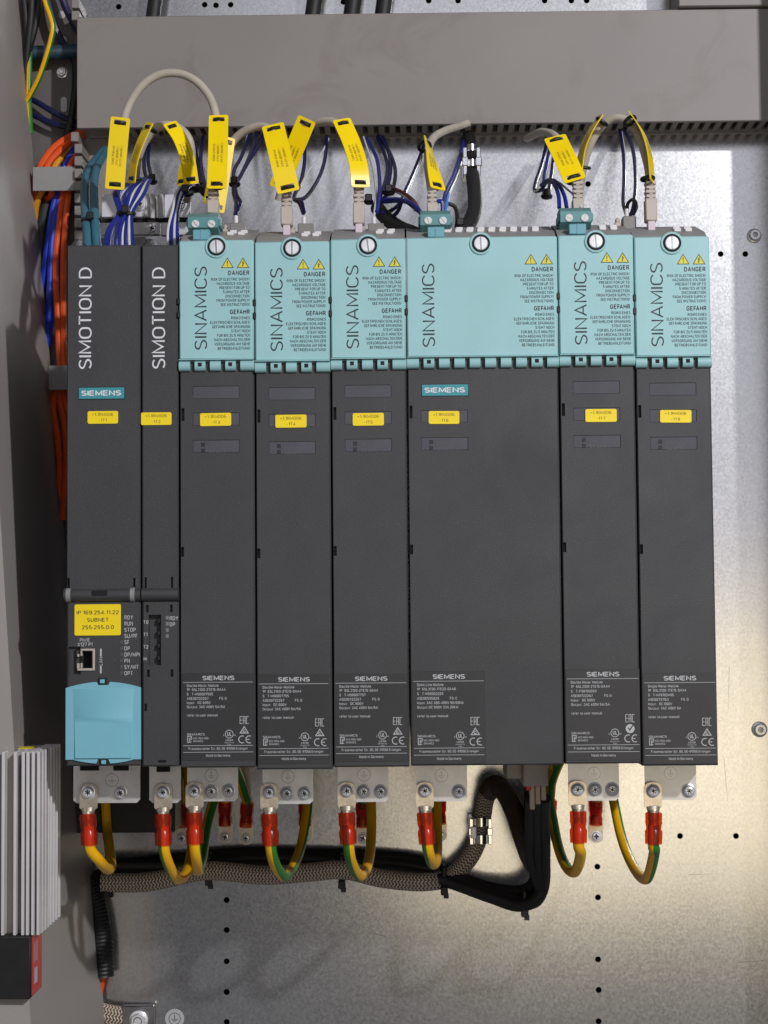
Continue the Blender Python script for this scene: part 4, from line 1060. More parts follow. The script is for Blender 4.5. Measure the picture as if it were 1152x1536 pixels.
# plate-end lug whose lead comes from behind the -1T3 tab
def short_lug(bx, by, pts, label):
    b = P(bx, by, PY-1.5); t = thing('earth_lead', label, 'earth lead', b, 'green and yellow earth leads under the modules')
    g = G(); s_ = .92; w2 = 5.5; hh = 7.5; pl = []
    for k in range(9):
        a = math.pi*k/8; pl.append((b.x+w2*math.cos(a), b.z-(2.0*s_+w2*.62*math.sin(a))))
    pl += [(b.x-w2, b.z+hh*1.25), (b.x-w2*.62, b.z+hh*1.55), (b.x+w2*.62, b.z+hh*1.55), (b.x+w2, b.z+hh*1.25)]
    g.prism(pl, PY-2.3, PY-1.2); part('lug', g, LUGM, t)
    screw('small', (b.x, PY-2.4, b.z), t, .7)
    g = G(); g.lathe((b.x, PY-5.6, b.z+8.6), (.06, 0, 1), [(4.0, 0), (4.9, .5), (4.9, 6), (4.4, 8), (4.5, 9.5), (5.1, 11), (5.2, 19), (5.0, 19)], 16, 0, False); part('sleeve', g, REDS, t)
    g = G(); g.tube([(b.x+.3, PY-5.6, b.z+hh*1.6+6), (b.x+.8, PY-5.6, b.z+hh*1.6+20)]+[P(*p) for p in pts], 3.7, 14, 0, 6, ((3, 4, 5, 6), 1)); part('cable', g, [YELW, GRNW], t)
short_lug(369, 1257, [(368, 1195, 262), (361, 1172, 250), (352, 1150, 225), (345, 1130, 205)], 'plate end of an earth lead bending out from behind the -1T3 tab')
short_lug(824, 1252, [(825, 1200, 258), (828, 1165, 240), (832, 1130, 215)], 'plate end of an earth lead half hidden behind the black cables')

# ------------------------------------------------------------------ harness under the modules
def cable(name, pts, r, mats, label, cat='cable', group=None, n=12, sub=7, flat=1.0):
    g = G(); g.tube([P(*p) for p in pts], r, n, 0, sub, flat=flat)
    return solo(name, g, mats, label, cat, group)
t = thing('shielded_cable', 'braided cable running along the plate and looping up into a black sleeve', 'cable', P(160, 1328, 245))
g = G(); g.tube([P(*p) for p in [(152, 1324, 237), (220, 1323, 237), (275, 1312, 237), (313, 1306, 238), (400, 1313, 237), (470, 1308, 237), (513, 1305, 237), (580, 1319, 236), (640, 1323, 236), (672, 1316, 244), (702, 1290, 243), (718, 1258, 243), (724, 1225, 240), (729, 1198, 236), (738, 1180, 230)]], lambda q: 7.6-.8*q, 22, 0, 8, flat=.75)
part('braid', g, BRAID, t)
g = G(); g.tube([P(*p) for p in [(731, 1190, 234), (742, 1177, 229), (757, 1188, 222), (772, 1218, 214), (785, 1256, 206), (797, 1288, 202), (812, 1308, 206)]], 7.9, 16, 0, 7)
part('outer_jacket', g, BROWNJ, t)
HG = 'black cables bundled under the modules'
cable('black_cable', [(152, 1312, 252), (240, 1303, 250), (330, 1292, 250), (430, 1288, 252), (515, 1292, 250), (600, 1298, 250), (665, 1309, 246), (720, 1333, 238), (770, 1349, 228), (800, 1352, 222), (812, 1335, 220), (815, 1290, 218), (812, 1240, 214), (808, 1185, 208)], 5.6, BLACKG, 'black cable along the braid, lowest of the bundle with the big bend', 'cable', HG)
cable('black_cable', [(150, 1302, 258), (260, 1290, 259), (360, 1281, 260), (450, 1282, 260), (560, 1285, 259), (640, 1296, 255), (690, 1318, 250), (740, 1334, 242), (785, 1337, 232), (803, 1322, 228), (806, 1270, 226), (803, 1220, 220), (800, 1170, 210)], 5.4, BLACKG, 'black cable lying highest on the plate behind the braid', 'cable', HG)
cable('black_cable', [(155, 1298, 245), (300, 1299, 242), (420, 1300, 242), (520, 1303, 240), (610, 1309, 240), (670, 1322, 238), (735, 1345, 226), (780, 1358, 218), (808, 1345, 212), (816, 1300, 210), (797, 1240, 206), (796, 1180, 204)], 5.0, BLACKG, 'black cable in front of the bundle bending up at the right', 'cable', HG)
def tie(px, py, Y, hz, dirx=1.0, label='', rx=3.0, dark=BLACK):
    p = P(px, py, Y); g = G()
    n = 20; vs = []
    g.box(p.x-2.2, p.x+2.2, Y-9, Y+8, p.z-hz, p.z+hz, 1.5)
    g.box(p.x-2.8, p.x+2.8, Y-10.5, Y-4, p.z-hz-2.5, p.z-hz+4, .6)
    g.box(p.x-.6, p.x+3.4, Y-9.5, Y-8.2, p.z-hz-5, p.z-hz-1, .3)
    return solo('cable_tie', g, dark, label, 'cable tie', 'black ties round the cable bundles')
tie(315, 1300, 250, 11, label='black tie round the harness, left one by the -1T3 lead')
tie(513, 1303, 248, 12, label='black tie round the harness below the -1T5 tab')
tie(666, 1316, 244, 10, label='black tie where the braid parts from the black cables')
tie(786, 1350, 224, 9, label='black tie at the lowest bend of the black cables')
g = G(); g.tube([P(*p) for p in ((150, 1312, 250), (158, 1325, 240), (160, 1345, 240))], 6, 10, 0, 4); solo('cable_end_wrap', g, BLACKG, 'black wrapped end of the harness beside the side wall', 'cable end')
# clamp on the braid
t = thing('shield_clamp', 'bright metal clamp holding the braided cable on the plate', 'clamp', P(720, 1248, 236))
g = G(); a, b = P(706, 1266, 232), P(736, 1253, 232); c, d = P(707, 1240, 232), P(736, 1227, 232)
def band(g, z0, z1, xl, xr):
    N = 12; pr = []
    cx = (xl+xr)/2; w2 = (xr-xl)/2
    for k in range(N+1):
        q = math.pi*k/N; pr.append((cx-w2*math.cos(q), 241-10*math.sin(q)))
    pr2 = [(cx+(x-cx)*.9, y+1.2) for x, y in pr]
    g.zprism(pr+pr2[::-1], z0, z1)
band(g, a.z, b.z, a.x, b.x); band(g, c.z, d.z, c.x, d.x); part('clamp_band', g, CHROME, t)
for px in (707, 735):
    g = G(); p = P(px, 1247, 235); g.box(p.x-1.4, p.x+1.4, 232, 262, p.z-10, p.z+10, .4); g.box(p.x-2.2, p.x+2.0, 231, 236, p.z-2.8, p.z+3, .5); part('clamp_side', g, CHROME, t)
g = G(); a, b = P(706, 1258, 230), P(715, 1240, 230); g.box(a.x, b.x, 230.5, 233, a.z, b.z, .6); part('clamp_latch', g, ALUL, t)
# grey terminal block under the wide module
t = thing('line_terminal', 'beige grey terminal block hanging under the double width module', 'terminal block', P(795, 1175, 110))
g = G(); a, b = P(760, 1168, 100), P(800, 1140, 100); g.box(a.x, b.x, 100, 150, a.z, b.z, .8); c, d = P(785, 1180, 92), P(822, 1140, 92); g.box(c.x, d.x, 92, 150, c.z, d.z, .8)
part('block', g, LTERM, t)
for px, pb in ((798, 1214), (806.5, 1206), (815, 1200)):
    g = G(); p, q = P(px-3.6, pb, 100), P(px+3.6, 1176, 100); g.box(p.x, q.x, 97, 103, p.z, q.z, .6); part('terminal_pin', g, LTPIN, t)
g = G(); p, q = P(788, 1186, 96), P(797, 1174, 96); g.box(p.x, q.x, 95, 103, p.z, q.z, 1); part('red_key', g, REDL, t)
for k, (px, lab) in enumerate(((795, 'black core leaving the terminal block on its left'), (806, 'black core leaving the terminal block in its middle'), (817, 'black core leaving the terminal block on its right'))):
    cable('black_core', [(px+1, 1198, 105-2*k), (px, 1240, 150), (px+1, 1290, 190), (808+3*k, 1330, 206)], 3.9, BLACKG, lab, 'wire')
tie(804, 1248, 197, 4, label='black tie round the cores under the terminal block')

# corrugated tube, orange end, ground strap, symbol disc at the bottom left
g = G(); pts = [P(*p) for p in ((131, 1316, 256), (145, 1360, 257), (152, 1410, 257), (154.5, 1464, 257))]
pp = smooth_path(pts, 18)
g.tube(pp, lambda q: 7.0+1.9*min(1, q*1.6)+.3*math.cos(q*54*math.pi), 16, 0, 2)
solo('corrugated_tube', g, BLACK, 'black ribbed conduit hanging at the edge of the side wall', 'conduit')
cable('orange_wire', [(155, 1450, 260), (154, 1466, 260), (150, 1490, 262)], 2.4, ORANGE, 'orange wire end peeking out under the black ribbed conduit', 'wire')
t = thing('ground_strap', 'flat braided ground strap bolted to the plate at the bottom left', 'ground strap', P(200, 1525, 262))
BR2 = BRAID.copy(); BR2.name = 'flat_strap_braid'
g = G(); g.tube([P(*p) for p in ((130, 1514, 262), (160, 1522, 262), (190, 1527, 262))], 8.5, 16, 0, 5, flat=.3); part('strap', g, BRAID, t)
g = G(); a, b = P(184, 1560, 262), P(231, 1508, 262); g.box(a.x, b.x, 259, 268, a.z, b.z, .8); part('end_plate', g, STEELD, t)
screw('hex', P(208, 1530, 258), t, .3, scale=1.25)
p = P(262, 1528, PY-.2); g = G(); g.lathe((p.x, PY, p.z), (0, -1, 0), [(7.6, 0), (7.6, .5), (.1, .5)], 30); g.ring((p.x, p.z), 4.3, 4.8, PY-.56, 28, mi=1)
g.quad(p.x-.3, p.x+.3, p.z-.3, p.z+3.4, PY-.56, 1)
for k, h in enumerate((2.9, 1.9, .9)): g.quad(p.x-h, p.x+h, p.z-.6-k*1.0, p.z-.2-k*1.0, PY-.56, 1)
solo('earth_sticker', g, [GREYST, INK], 'round grey earth symbol sticker at the bottom of the plate', 'sticker')

# ------------------------------------------------------------------ heater at the lower left
def _ffin(h):
    g = G(); g.box(-1.0, 1.0, 0, 30, 0, h, .3); return g
def _sfin(h):
    g = G(); g.box(-11, 0, -1.0, 1.0, 0, h, .3); return g
t = thing('cabinet_heater', 'white finned cabinet heater with black base at the left edge', 'heater', P(50, 1400, 20))
zt, zbm = P(50, 1128, 0).z, P(50, 1404, 0).z
X_ = lambda px, Y: P(px, 1270, Y).x
for px in (4, 22, 34, 41, 49, 57):         # fins seen from the front
    x = X_(px, 2); o = part('fin', lambda: _ffin(zt-zbm), ALU, t, 'ffin', True); o.location = (Vector((x, 2, zbm))-ORG[t.name])*S
xs = X_(57, 2)
for k in range(7):                          # fins of the side facing the modules
    o = part('fin', lambda: _sfin(zt-zbm), ALU, t, 'sfin', True); o.location = (Vector((xs+1.4, 12+9.6*k, zbm))-ORG[t.name])*S
g = G(); g.box(X_(-40, 30), xs-9, 30, 70, zbm, zt-.5, .5); part('core', g, ALU, t)
g = G(); g.box(X_(-60, 2), P(46.5, 1450, 2).x, 2, 36, P(40, 1499, 2).z, zbm-.3, 1)
part('base', g, BLACK, t)
g = G(); x1 = P(47, 1450, 2).x; g.box(x1-.2, x1+.35, 4, 31, P(55, 1494, 3).z, zbm-1)
part('red_side_label', g, REDL, t)
g = G(); a = P(57, 1446, 4); 
za, zc = P(57, 1446, 4).z, P(57, 1415, 4).z
for k in range(5): g.add([(x1+.4, 8+k*2.6, za), (x1+.4, 8+k*2.6, zc), (x1+.4, 9.0+k*2.6, zc), (x1+.4, 9.0+k*2.6, za)], [(0, 1, 2, 3)])
g.add([(x1+.4, 9, za-14), (x1+.4, 9, za-4), (x1+.4, 19, za-4), (x1+.4, 19, za-14)], [(0, 1, 2, 3)])
part('label_print', g, GREYST, t)
g = G(); p = P(28, 1122, 20); g.box(p.x-6, p.x+6, 30, 46, zt-.2, zt+.2, .1); part('top_sticker', g, YEL, t)
cable('orange_wire', [(14, 1496, 20), (10, 1520, 18), (2, 1545, 14), (-10, 1580, 10)], 3.0, ORANGE, 'orange wire under the heater, leaning left', 'wire')
cable('orange_wire', [(18, 1496, 24), (25, 1515, 22), (26, 1545, 20), (22, 1590, 18)], 3.0, ORANGE, 'orange wire under the heater, hanging straight', 'wire')

# ------------------------------------------------------------------ left cable run
CL = 'wires in the upright run at the left'
def wire(name, pts, r, m, label, group=None, n=8, stripe=None): 
    g = G(); g.tube([P(*p) for p in pts], r, n, 0, 6, stripe)
    return solo(name, g, m, label, 'wire', group)
def run(name, pts, r, m, label): return wire(name, pts, r, m, label, CL)
run('orange_wire', [(125, 196, 262), (104, 205, 258), (80, 222, 252), (62, 247, 248), (54, 268, 250), (52, 300, 255)], 2.7, ORANGE, 'orange wire arching out of the trunking, outermost')
run('orange_wire', [(125, 203, 264), (108, 211, 258), (88, 228, 252), (71, 250, 248), (78, 290, 248), (66, 300, 262)], 2.7, ORANGE, 'orange wire arching out of the trunking, second one in')
run('orange_wire', [(124, 222, 264), (112, 236, 258), (104, 252, 252), (95, 290, 250), (89, 330, 252), (83, 400, 252), (86, 470, 252), (90, 545, 252), (96, 590, 252), (108, 640, 254)], 2.6, ORANGE, 'orange wire hanging just right of the blue pair')
run('orange_wire', [(126, 230, 266), (114, 245, 260), (108, 262, 254), (103, 290, 250), (98, 335, 250), (95, 400, 250), (95, 470, 250), (97, 545, 250), (102, 590, 250), (110, 620, 252)], 2.6, ORANGE, 'orange wire hanging closest to the dark controller')
run('orange_wire', [(84, 580, 254), (80, 610, 254), (87, 660, 252), (90, 710, 252), (88, 735, 254), (84, 760, 256)], 2.7, ORANGE, 'lower orange wire bulging left below the second clip')
run('orange_wire', [(88, 575, 252), (90, 600, 252), (97, 640, 250), (100, 690, 250), (97, 740, 250), (94, 780, 252)], 2.7, ORANGE, 'lower orange wire along the controller below the second clip')
run('amber_wire', [(118, 212, 260), (102, 224, 262), (85, 245, 254), (70, 275, 250), (57, 300, 252), (53, 318, 256), (54, 345, 262)], 2.6, AMBER, 'amber yellow wire under the first clip')
run('blue_wire', [(120, 212, 264), (108, 228, 258), (98, 248, 254), (88, 280, 252), (80, 310, 252), (72, 360, 254), (66, 410, 258), (62, 440, 262)], 2.5, BLUEB, 'left wire of the bright blue pair')
run('blue_wire', [(122, 218, 266), (112, 234, 262), (102, 252, 258), (92, 282, 252), (85, 312, 252), (78, 360, 252), (75, 420, 254), (72, 480, 256), (68, 530, 262)], 2.5, BLUEB, 'right wire of the bright blue pair')
run('blue_wire', [(88, 380, 264), (84, 440, 264), (78, 480, 264), (72, 520, 264)], 2.0, BLUEB, 'short blue wire crossing behind the pair')
cable('black_cable', [(116, 215, 268), (95, 240, 266), (80, 275, 262), (68, 310, 262), (62, 350, 264), (60, 420, 268), (66, 500, 270)], 6.5, BLACKG, 'thick black cable between amber and blue wires', 'cable')
cable('black_cable', [(112, 80, 266), (114, 120, 262), (110, 160, 260), (104, 190, 258), (98, 210, 262)], 3.2, BLACKG, 'thin black cable down the left side of the wide trunking', 'cable')
cable('petrol_cable', [(36, 80, 262), (70, 79, 262), (100, 77.5, 264), (130, 77, 266)], 6.0, TEALDK, 'dark petrol cable crossing behind the wires at the top left', 'cable')
run('navy_wire', [(40, 146, 268), (55, 153, 266), (80, 168, 264), (100, 178, 264), (125, 186, 266)], 2.4, BLUED, 'upper navy wire slanting to the wide trunking')
run('navy_wire', [(40, 168, 268), (55, 175, 266), (80, 185, 264), (100, 191, 264), (118, 194, 266)], 2.4, BLUED, 'lower navy wire slanting to the wide trunking')
run('navy_wire', [(68, -20, 264), (74, 10, 262), (84, 45, 262), (98, 72, 266)], 3.0, BLUED, 'navy wire slanting past the grey slot at the top left')
run('navy_wire', [(88, -20, 262), (98, 10, 262), (108, 30, 262), (120, 50, 266)], 3.0, BLUED, 'navy wire beside the upright trunking at the top')
def yg(pts, lab, st=(4, 5, 6)): wire('earth_wire', pts, 2.3, [YELW, GRNW], lab, None, 12, (st, 1))
yg([(64, -20, 240), (69, 5, 236), (76, 25, 234), (79.5, 42, 234), (76, 62, 236), (68, 90, 240), (58, 118, 246), (48, 138, 252), (40, 152, 256)], 'yellow green wire bowing right at the top left', (10, 11, 0, 1))
yg([(44, -20, 256), (44, 20, 256), (44, 60, 256), (44, 100, 256), (43, 140, 256), (44, 165, 258), (46, 200, 262)], 'yellow green wire straight along the side wall', (0, 1, 2, 11))
for k, (pts, lab) in enumerate((([(33, -20, 252), (38, 20, 252), (40, 60, 254), (36, 110, 258)], 'black wire nearest the side wall at the top left'), ([(48, -20, 250), (47, 20, 250), (43, 60, 252), (38, 110, 258)], 'black wire in the middle of the top left three'), ([(60, -20, 252), (57, 15, 252), (50, 50, 252), (42, 80, 256), (37, 120, 260)], 'black wire bowing right of the top left three'))):
    cable('black_wire', pts, 2.9, BLACKG, lab, 'wire')
def clip(px0, px1, py0, py1, Y, label):
    a, b = P(px0, py1, Y), P(px1, py0, Y)
    t = thing('wire_clip', label, 'clip', ((a.x+b.x)/2, Y, a.z), 'grey strap clips over the left wires')
    g = G(); g.box(a.x, b.x, Y, Y+1.4, a.z, b.z, .3); part('strap', g, GREYL, t)
    g = G(); g.box(b.x-1.4, b.x, Y+1.4, Y+25, a.z+.2, b.z-.2, .3); part('clip_leg', g, GREYL, t)
clip(49, 113, 249.5, 286.5, 238, 'upper grey strap over orange and blue wires')
clip(73, 101, 548, 585, 238, 'lower grey strap over the orange wires beside the controller')

# ------------------------------------------------------------------ above the controllers
t = thing('shield_bracket', 'bright aluminium shield bracket with screws behind the controllers', 'bracket', P(200, 365, 150))
def bx(px0, px1, py0, py1, y0, y1, m, nm='plate', bev=.5):
    a, b = P(px0, py1, y0), P(px1, py0, y0); g = G(); g.box(a.x, b.x, y0, y1, a.z, b.z, bev); return part(nm, g, m, t)
bx(152, 224, 291, 326, 170, 176, ALUL); bx(225, 232, 291, 327, 165, 180, ALU, 'rib'); bx(236, 244, 291, 327, 165, 180, ALU, 'rib'); bx(247, 285, 291, 327, 170, 176, ALUL)
bx(150, 239, 333, 353, 160, 166, TINP, 'rail'); bx(240.5, 290, 333, 353, 160, 166, TINP, 'rail')
bx(150, 218, 355, 372, 140, 150, GREYL, 'ledge'); bx(148, 290, 326, 334, 168, 172, VOID, 'gap_shade', 0)  # near-black strip painted as the shade in the gap above the rails
screw('small', P(210, 307, 169), t, .3, scale=1.15); screw('small', P(228, 343, 159), t, .9, scale=1.1); screw('small', P(272, 307, 169), t, .3, scale=1.1)
cable('petrol_cable', [(157, 225, 235), (147, 236, 215), (132, 256, 170), (127, 285, 125), (128, 320, 90), (131, 352, 66), (132, 385, 54)], 3.2, TEALC, 'left one of the two petrol cables entering the controller', 'cable', 'petrol cables beside the controller')
cable('petrol_cable', [(160, 225, 235), (154, 236, 212), (144, 256, 165), (141, 285, 120), (142, 320, 86), (144, 352, 64), (146.5, 385, 54)], 3.2, TEALC, 'right one of the two petrol cables entering the controller', 'cable', 'petrol cables beside the controller')
def smalltie(px, py, Y, w_, label, hz=2.6):
    p = P(px, py, Y); k = (Y+CD)/FPX; g = G(); W2 = w_*k/2
    N = 18; pts = [(p.x+W2*math.cos(math.tau*i/N), Y-W2*.55*math.sin(math.tau*i/N), p.z-abs(math.sin(math.tau*i/N))*1.0) for i in range(N+1)]
    g.tube(pts, 1.5, 8, 0, 2, flat=1.0)
    g.box(p.x-2.6, p.x+2.6, Y-W2*.55-3.5, Y-W2*.55+1, p.z-1, p.z+4.6, .8)
    return solo('cable_tie', g, BLACK, label, 'cable tie', 'black ties round the cable bundles')
smalltie(137, 330, 78, 27, 'black tie round the two petrol cables')

ORD = ['first', 'second', 'third', 'fourth', 'fifth', 'sixth', 'seventh', 'eighth']
def bundle(n, path, spread, r, white, label, name='striped_wire', base=BLUEW):
    """n thin wires along one path, fanned out by spread (px) at each point"""
    for k in range(n):
        f = (k/(n-1)-.5) if n > 1 else 0
        j = random.Random(k*7+n); pts = []; jy, jd = j.uniform(-1, 1), j.uniform(-4, 4)
        for (x, y, Y), s_ in zip(path, spread):
            pts.append((x+f*s_, y+jy, Y+jd))
        iw = k in white; nth = ORD[sum((q in white) == iw for q in range(k))]
        wire('white_wire' if iw else name, pts, .95 if iw else r, [WHITEW] if iw else [base], (nth+' '+(label[1] if iw else label[0])), label[2], 7)
bundle(9, [(222, 268, 130), (207, 276, 100), (194, 291, 80), (188, 320, 66), (180, 345, 56), (178, 380, 46)], (10, 30, 44, 20, 36, 44), 1.35, (2, 5, 7), ('blue wire from the left in the thick fan dropping into the controller', 'white wire from the left in the thick fan dropping into the controller', 'blue and white wires fanning into the controller'))
smalltie(189, 320, 64, 24, 'black tie round the blue and white fan over the controller'); smalltie(229, 272, 128, 9, 'black tie at the upper end of the blue and white fan')
bundle(4, [(300, 276, 130), (285, 276, 105), (271, 288, 85), (263, 315, 70), (259, 345, 58), (260, 380, 48)], (6, 10, 12, 8, 14, 16), 1.35, (0, 2), ('blue wire from the left dropping into the narrow option module', 'white wire from the left dropping into the narrow option module', 'blue and white wires over the option module'))
smalltie(279, 289, 90, 20, 'black tie round the wires over the option module')
cable('black_wire', [(285, 286, 110), (300, 284, 115), (309, 292, 125), (318, 282, 150), (325, 250, 190)], 2.6, BLACKG, 'black wire bending away behind the -1T3 network plug', 'wire')

# dark blue drops from the trunking to the module tops
DG = 'navy wires dropping from the trunking'
drops = [
 ([(386, 195, 245), (378, 225, 190), (362, 262, 120), (350, 285, 80), (354, 305, 60), (353, 322, 50)], BLUED, 'navy wire to the -1T3 module, right one of its drop'),
 ([(376, 200, 245), (362, 235, 190), (350, 262, 120), (356, 295, 75), (361, 305, 62), (354, 322, 50)], BLUED, 'navy wire to the -1T3 module with the kink'),
 ([(372, 200, 248), (364, 232, 200), (352, 258, 150), (338, 290, 120)], WHITEW, 'white wire beside the navy drop of the -1T3 module'),
 ([(291, 215, 240), (297, 245, 200), (302, 275, 160), (308, 290, 130)], BLUED, 'navy wire behind the curved tag of the option module'),
 ([(218, 215, 240), (216, 240, 200), (218, 262, 150), (224, 272, 130)], BLUED, 'navy wire falling to the upper end of the blue fan'),
 ([(224, 215, 240), (222, 240, 200), (226, 262, 150), (228, 272, 130)], BLUED, 'second navy wire falling to the upper end of the blue fan'),
 ([(281, 205, 245), (287, 240, 190), (290, 268, 140), (300, 287, 110)], BLUED, 'navy wire behind the bowed left tag, nearer the small arch'),
 ([(305, 205, 245), (301, 238, 190), (305, 268, 140), (312, 290, 110)], BLUED, 'navy wire left of the tall front tag'),
 ([(338, 212, 245), (334, 245, 190), (329, 275, 140), (316, 289, 118)], BLUED, 'navy wire hidden between the tall front tag and the slanting one'),
 ([(398, 195, 245), (389, 216, 215), (371, 246, 160), (355, 274, 100)], BLUED, 'navy wire farthest right in the drop beside the tall front tag'),
 ([(574, 205, 248), (582, 225, 210), (586, 255, 160), (580, 286, 112)], BLUED, 'middle navy wire above the -1T5 tie'),
 ([(603, 300, 76), (596, 318, 80), (584, 326, 84), (572, 316, 88)], BLUED, 'navy loop under the blue wires left of the -1T6 terminal'),
 ([(490, 205, 245), (487, 240, 190), (474, 275, 120), (455, 298, 80), (442, 300, 66), (452, 303, 55), (456, 318, 50)], BLUED, 'navy wire to the -1T4 module, outer curve'),
 ([(456, 210, 245), (457, 240, 200), (452, 270, 150), (441, 298, 90), (450, 306, 60), (455, 320, 50)], BLUED, 'navy wire to the -1T4 module, inner curve'),
 ([(493, 208, 247), (482, 230, 200), (462, 258, 150), (448, 285, 110)], WHITEW, 'white wire beside the navy drop of the -1T4 module'),
 ([(545, 205, 245), (556, 240, 200), (562, 270, 130), (564, 295, 80), (562, 315, 55), (561, 325, 50)], WHITEW, 'white wire to the -1T5 module'),
 ([(550, 208, 245), (564, 235, 200), (569, 265, 140), (569, 290, 80), (565, 318, 52)], BLUEW, 'blue wire to the -1T5 module'),
 ([(566, 205, 248), (578, 235, 200), (581, 258, 150), (575, 282, 110), (570, 296, 90)], BLUED, 'navy wire left of the pair above the -1T5 tie'),
 ([(568, 203, 248), (585, 230, 200), (593, 258, 150), (588, 285, 110), (575, 298, 90)], BLUED, 'navy wire right of the pair above the -1T5 tie'),
 ([(570, 300, 90), (600, 299, 70), (622, 308, 50), (634, 322, 40)], BLUEW, 'blue wire arching from the tie to the -1T6 terminal, upper'),
 ([(568, 303, 92), (605, 302, 72), (622, 312, 52), (636, 324, 42)], BLUEW, 'blue wire arching from the tie to the -1T6 terminal, lower'),
 ([(588, 282, 110), (606, 290, 80), (622, 304, 55), (632, 322, 42)], BROWNW, 'red brown wire beside the -1T6 terminal'),
 ([(586, 285, 112), (602, 292, 82), (612, 300, 66), (622, 316, 50)], WHITEW, 'white wire beside the red brown one'),
 ([(636, 218, 245), (624, 250, 190), (610, 282, 140), (595, 310, 110), (580, 318, 105), (572, 312, 100)], BLUED, 'navy wire slanting left of the twisted tag'),
 ([(638, 222, 246), (627, 252, 192), (613, 284, 142), (600, 306, 115)], WHITEW, 'white wire slanting left of the twisted tag'),
 ([(698, 205, 245), (690, 235, 190), (678, 268, 120), (668, 290, 80), (663, 318, 45)], BLUEW, 'blue wire slanting to the -1T6 terminal, left'),
 ([(702, 205, 245), (693, 236, 190), (681, 270, 120), (671, 292, 80), (667, 318, 45)], BLUED, 'navy wire slanting to the -1T6 terminal, middle'),
 ([(690, 238, 185), (679, 276, 120), (671, 298, 70), (668, 318, 42)], BLUEL, 'light blue wire entering the -1T6 terminal'),
 ([(643, 318, 40), (650, 306, 42), (662, 302, 45), (664, 318, 44)], BLUEW, 'blue wire loop on top of the -1T6 terminal'),
 ([(672, 305, 60), (682, 310, 62), (686, 325, 64), (684, 345, 66)], BLACKG, 'black wire curling round the right of the -1T6 terminal'),
 ([(820, 215, 240), (812, 248, 190), (803, 275, 140), (802, 286, 120), (812, 284, 100), (820, 272, 90)], BLUED, 'navy wire swinging left of the -1T7 terminal'),
 ([(826, 215, 240), (820, 245, 190), (816, 270, 140), (817, 292, 120), (826, 296, 110)], BLUEW, 'blue wire dropping behind the -1T7 terminal'),
 ([(832, 215, 240), (829, 245, 190), (825, 275, 130), (822, 294, 110)], BLUED, 'second navy wire dropping behind the -1T7 terminal'),
 ([(812, 278, 95), (822, 270, 75), (832, 278, 55), (838, 295, 45), (839, 312, 40)], BLUEW, 'blue wire bending into the -1T7 terminal, left'),
 ([(814, 277, 95), (828, 270, 75), (840, 280, 55), (847, 296, 45), (850, 312, 40)], BLUEW, 'blue wire bending into the -1T7 terminal, middle'),
 ([(816, 276, 95), (834, 272, 75), (852, 285, 55), (866, 298, 45), (872, 312, 40)], WHITEW, 'white wire bending into the -1T7 terminal, right'),
 ([(930, 195, 245), (935, 230, 200), (936, 270, 130), (935, 305, 80), (940, 322, 55)], BLUED, 'black striped wire left of the rightmost network plug'),
 ([(932, 196, 245), (937, 230, 200), (937, 270, 130), (937, 305, 80)], WHITEW, 'white wire left of the rightmost network plug'),
 ([(936, 195, 245), (948, 220, 200), (953, 260, 140), (952, 295, 80), (948, 318, 55), (944, 325, 50)], BLUED, 'navy wire left of the rightmost network plug'),
]
for pts, m_, lab in drops:
    wire({'white_wire': 'white_wire', 'red': 'brown_wire'}.get(m_.name, 'wire') if m_ is not WHITEW else 'white_wire', pts, 1.45 if m_ is not WHITEW else .8, [m_], lab, DG, 7)
g = G(); g.tube([P(*p) for p in ((941, 320, 60), (942, 305, 62), (950, 299, 64), (955, 308, 62), (950, 322, 58))], 1.2, 7, 0, 6); solo('wire_loop', g, BLACKG, 'small black wire loop above the rightmost grey socket', 'wire')
for px, py, Y, w_, lab in ((352, 276, 95, 12, 'black tie on the wires right of the tall front tag'), (583, 288, 95, 14, 'black tie joining the wires above the -1T5 module'), (553, 302, 85, 9, 'small black tie left of the -1T5 wires'), (820, 294, 112, 12, 'black tie behind the -1T7 terminal'), (690, 338, 60, 8, 'black tie end right of the -1T6 terminal'), (330, 256, 150, 7, 'black tie between two yellow tags')):
    smalltie(px, py, Y, w_, lab)
# thick black cables with the chrome clamp
cable('black_cable', [(566, 312, 110), (580, 328, 90), (600, 342, 70), (620, 350, 50), (640, 362, 40)], 5.2, BLACKG, 'thick black cable diving behind the -1T6 terminal from the left', 'cable')
cable('black_cable', [(703, 205, 245), (706, 228, 216), (708, 245, 200), (709, 262, 180), (712, 290, 135), (711, 318, 90), (700, 340, 70), (682, 356, 50)], 5.4, BLACKG, 'thick black cable under the chrome clamp', 'cable')
t = thing('cable_clamp', 'chrome clamp on the thick black cable under the trunking', 'clamp', P(707, 245, 185))
a, b = P(700, 247, 180), P(718, 224, 180)
g = G()
for z0, z1 in ((P(0, 257, 180).z, P(0, 247, 180).z), (P(0, 234, 180).z, P(0, 224, 180).z)):
    N = 12; pr = []; cx = P(708, 240, 180).x
    for k in range(N+1):
        q = math.pi*k/N; pr.append((cx-5.0*math.cos(q), 189-10*math.sin(q)))
    pr2 = [(cx+(x-cx)*.85, y+1.2) for x, y in pr]; g.zprism(pr+pr2[::-1], z0, z1)
part('clamp_band', g, CHROME, t)
for px in (697.5, 717.5):
    g = G(); p = P(px, 244, 182); g.box(p.x-1.6, p.x+1.6, 178, 200, p.z-10.5, p.z+11, .5); g.box(p.x-2.4, p.x+2.4, 176, 182, p.z-4, p.z+3, .6); part('clamp_side', g, CHROME, t)
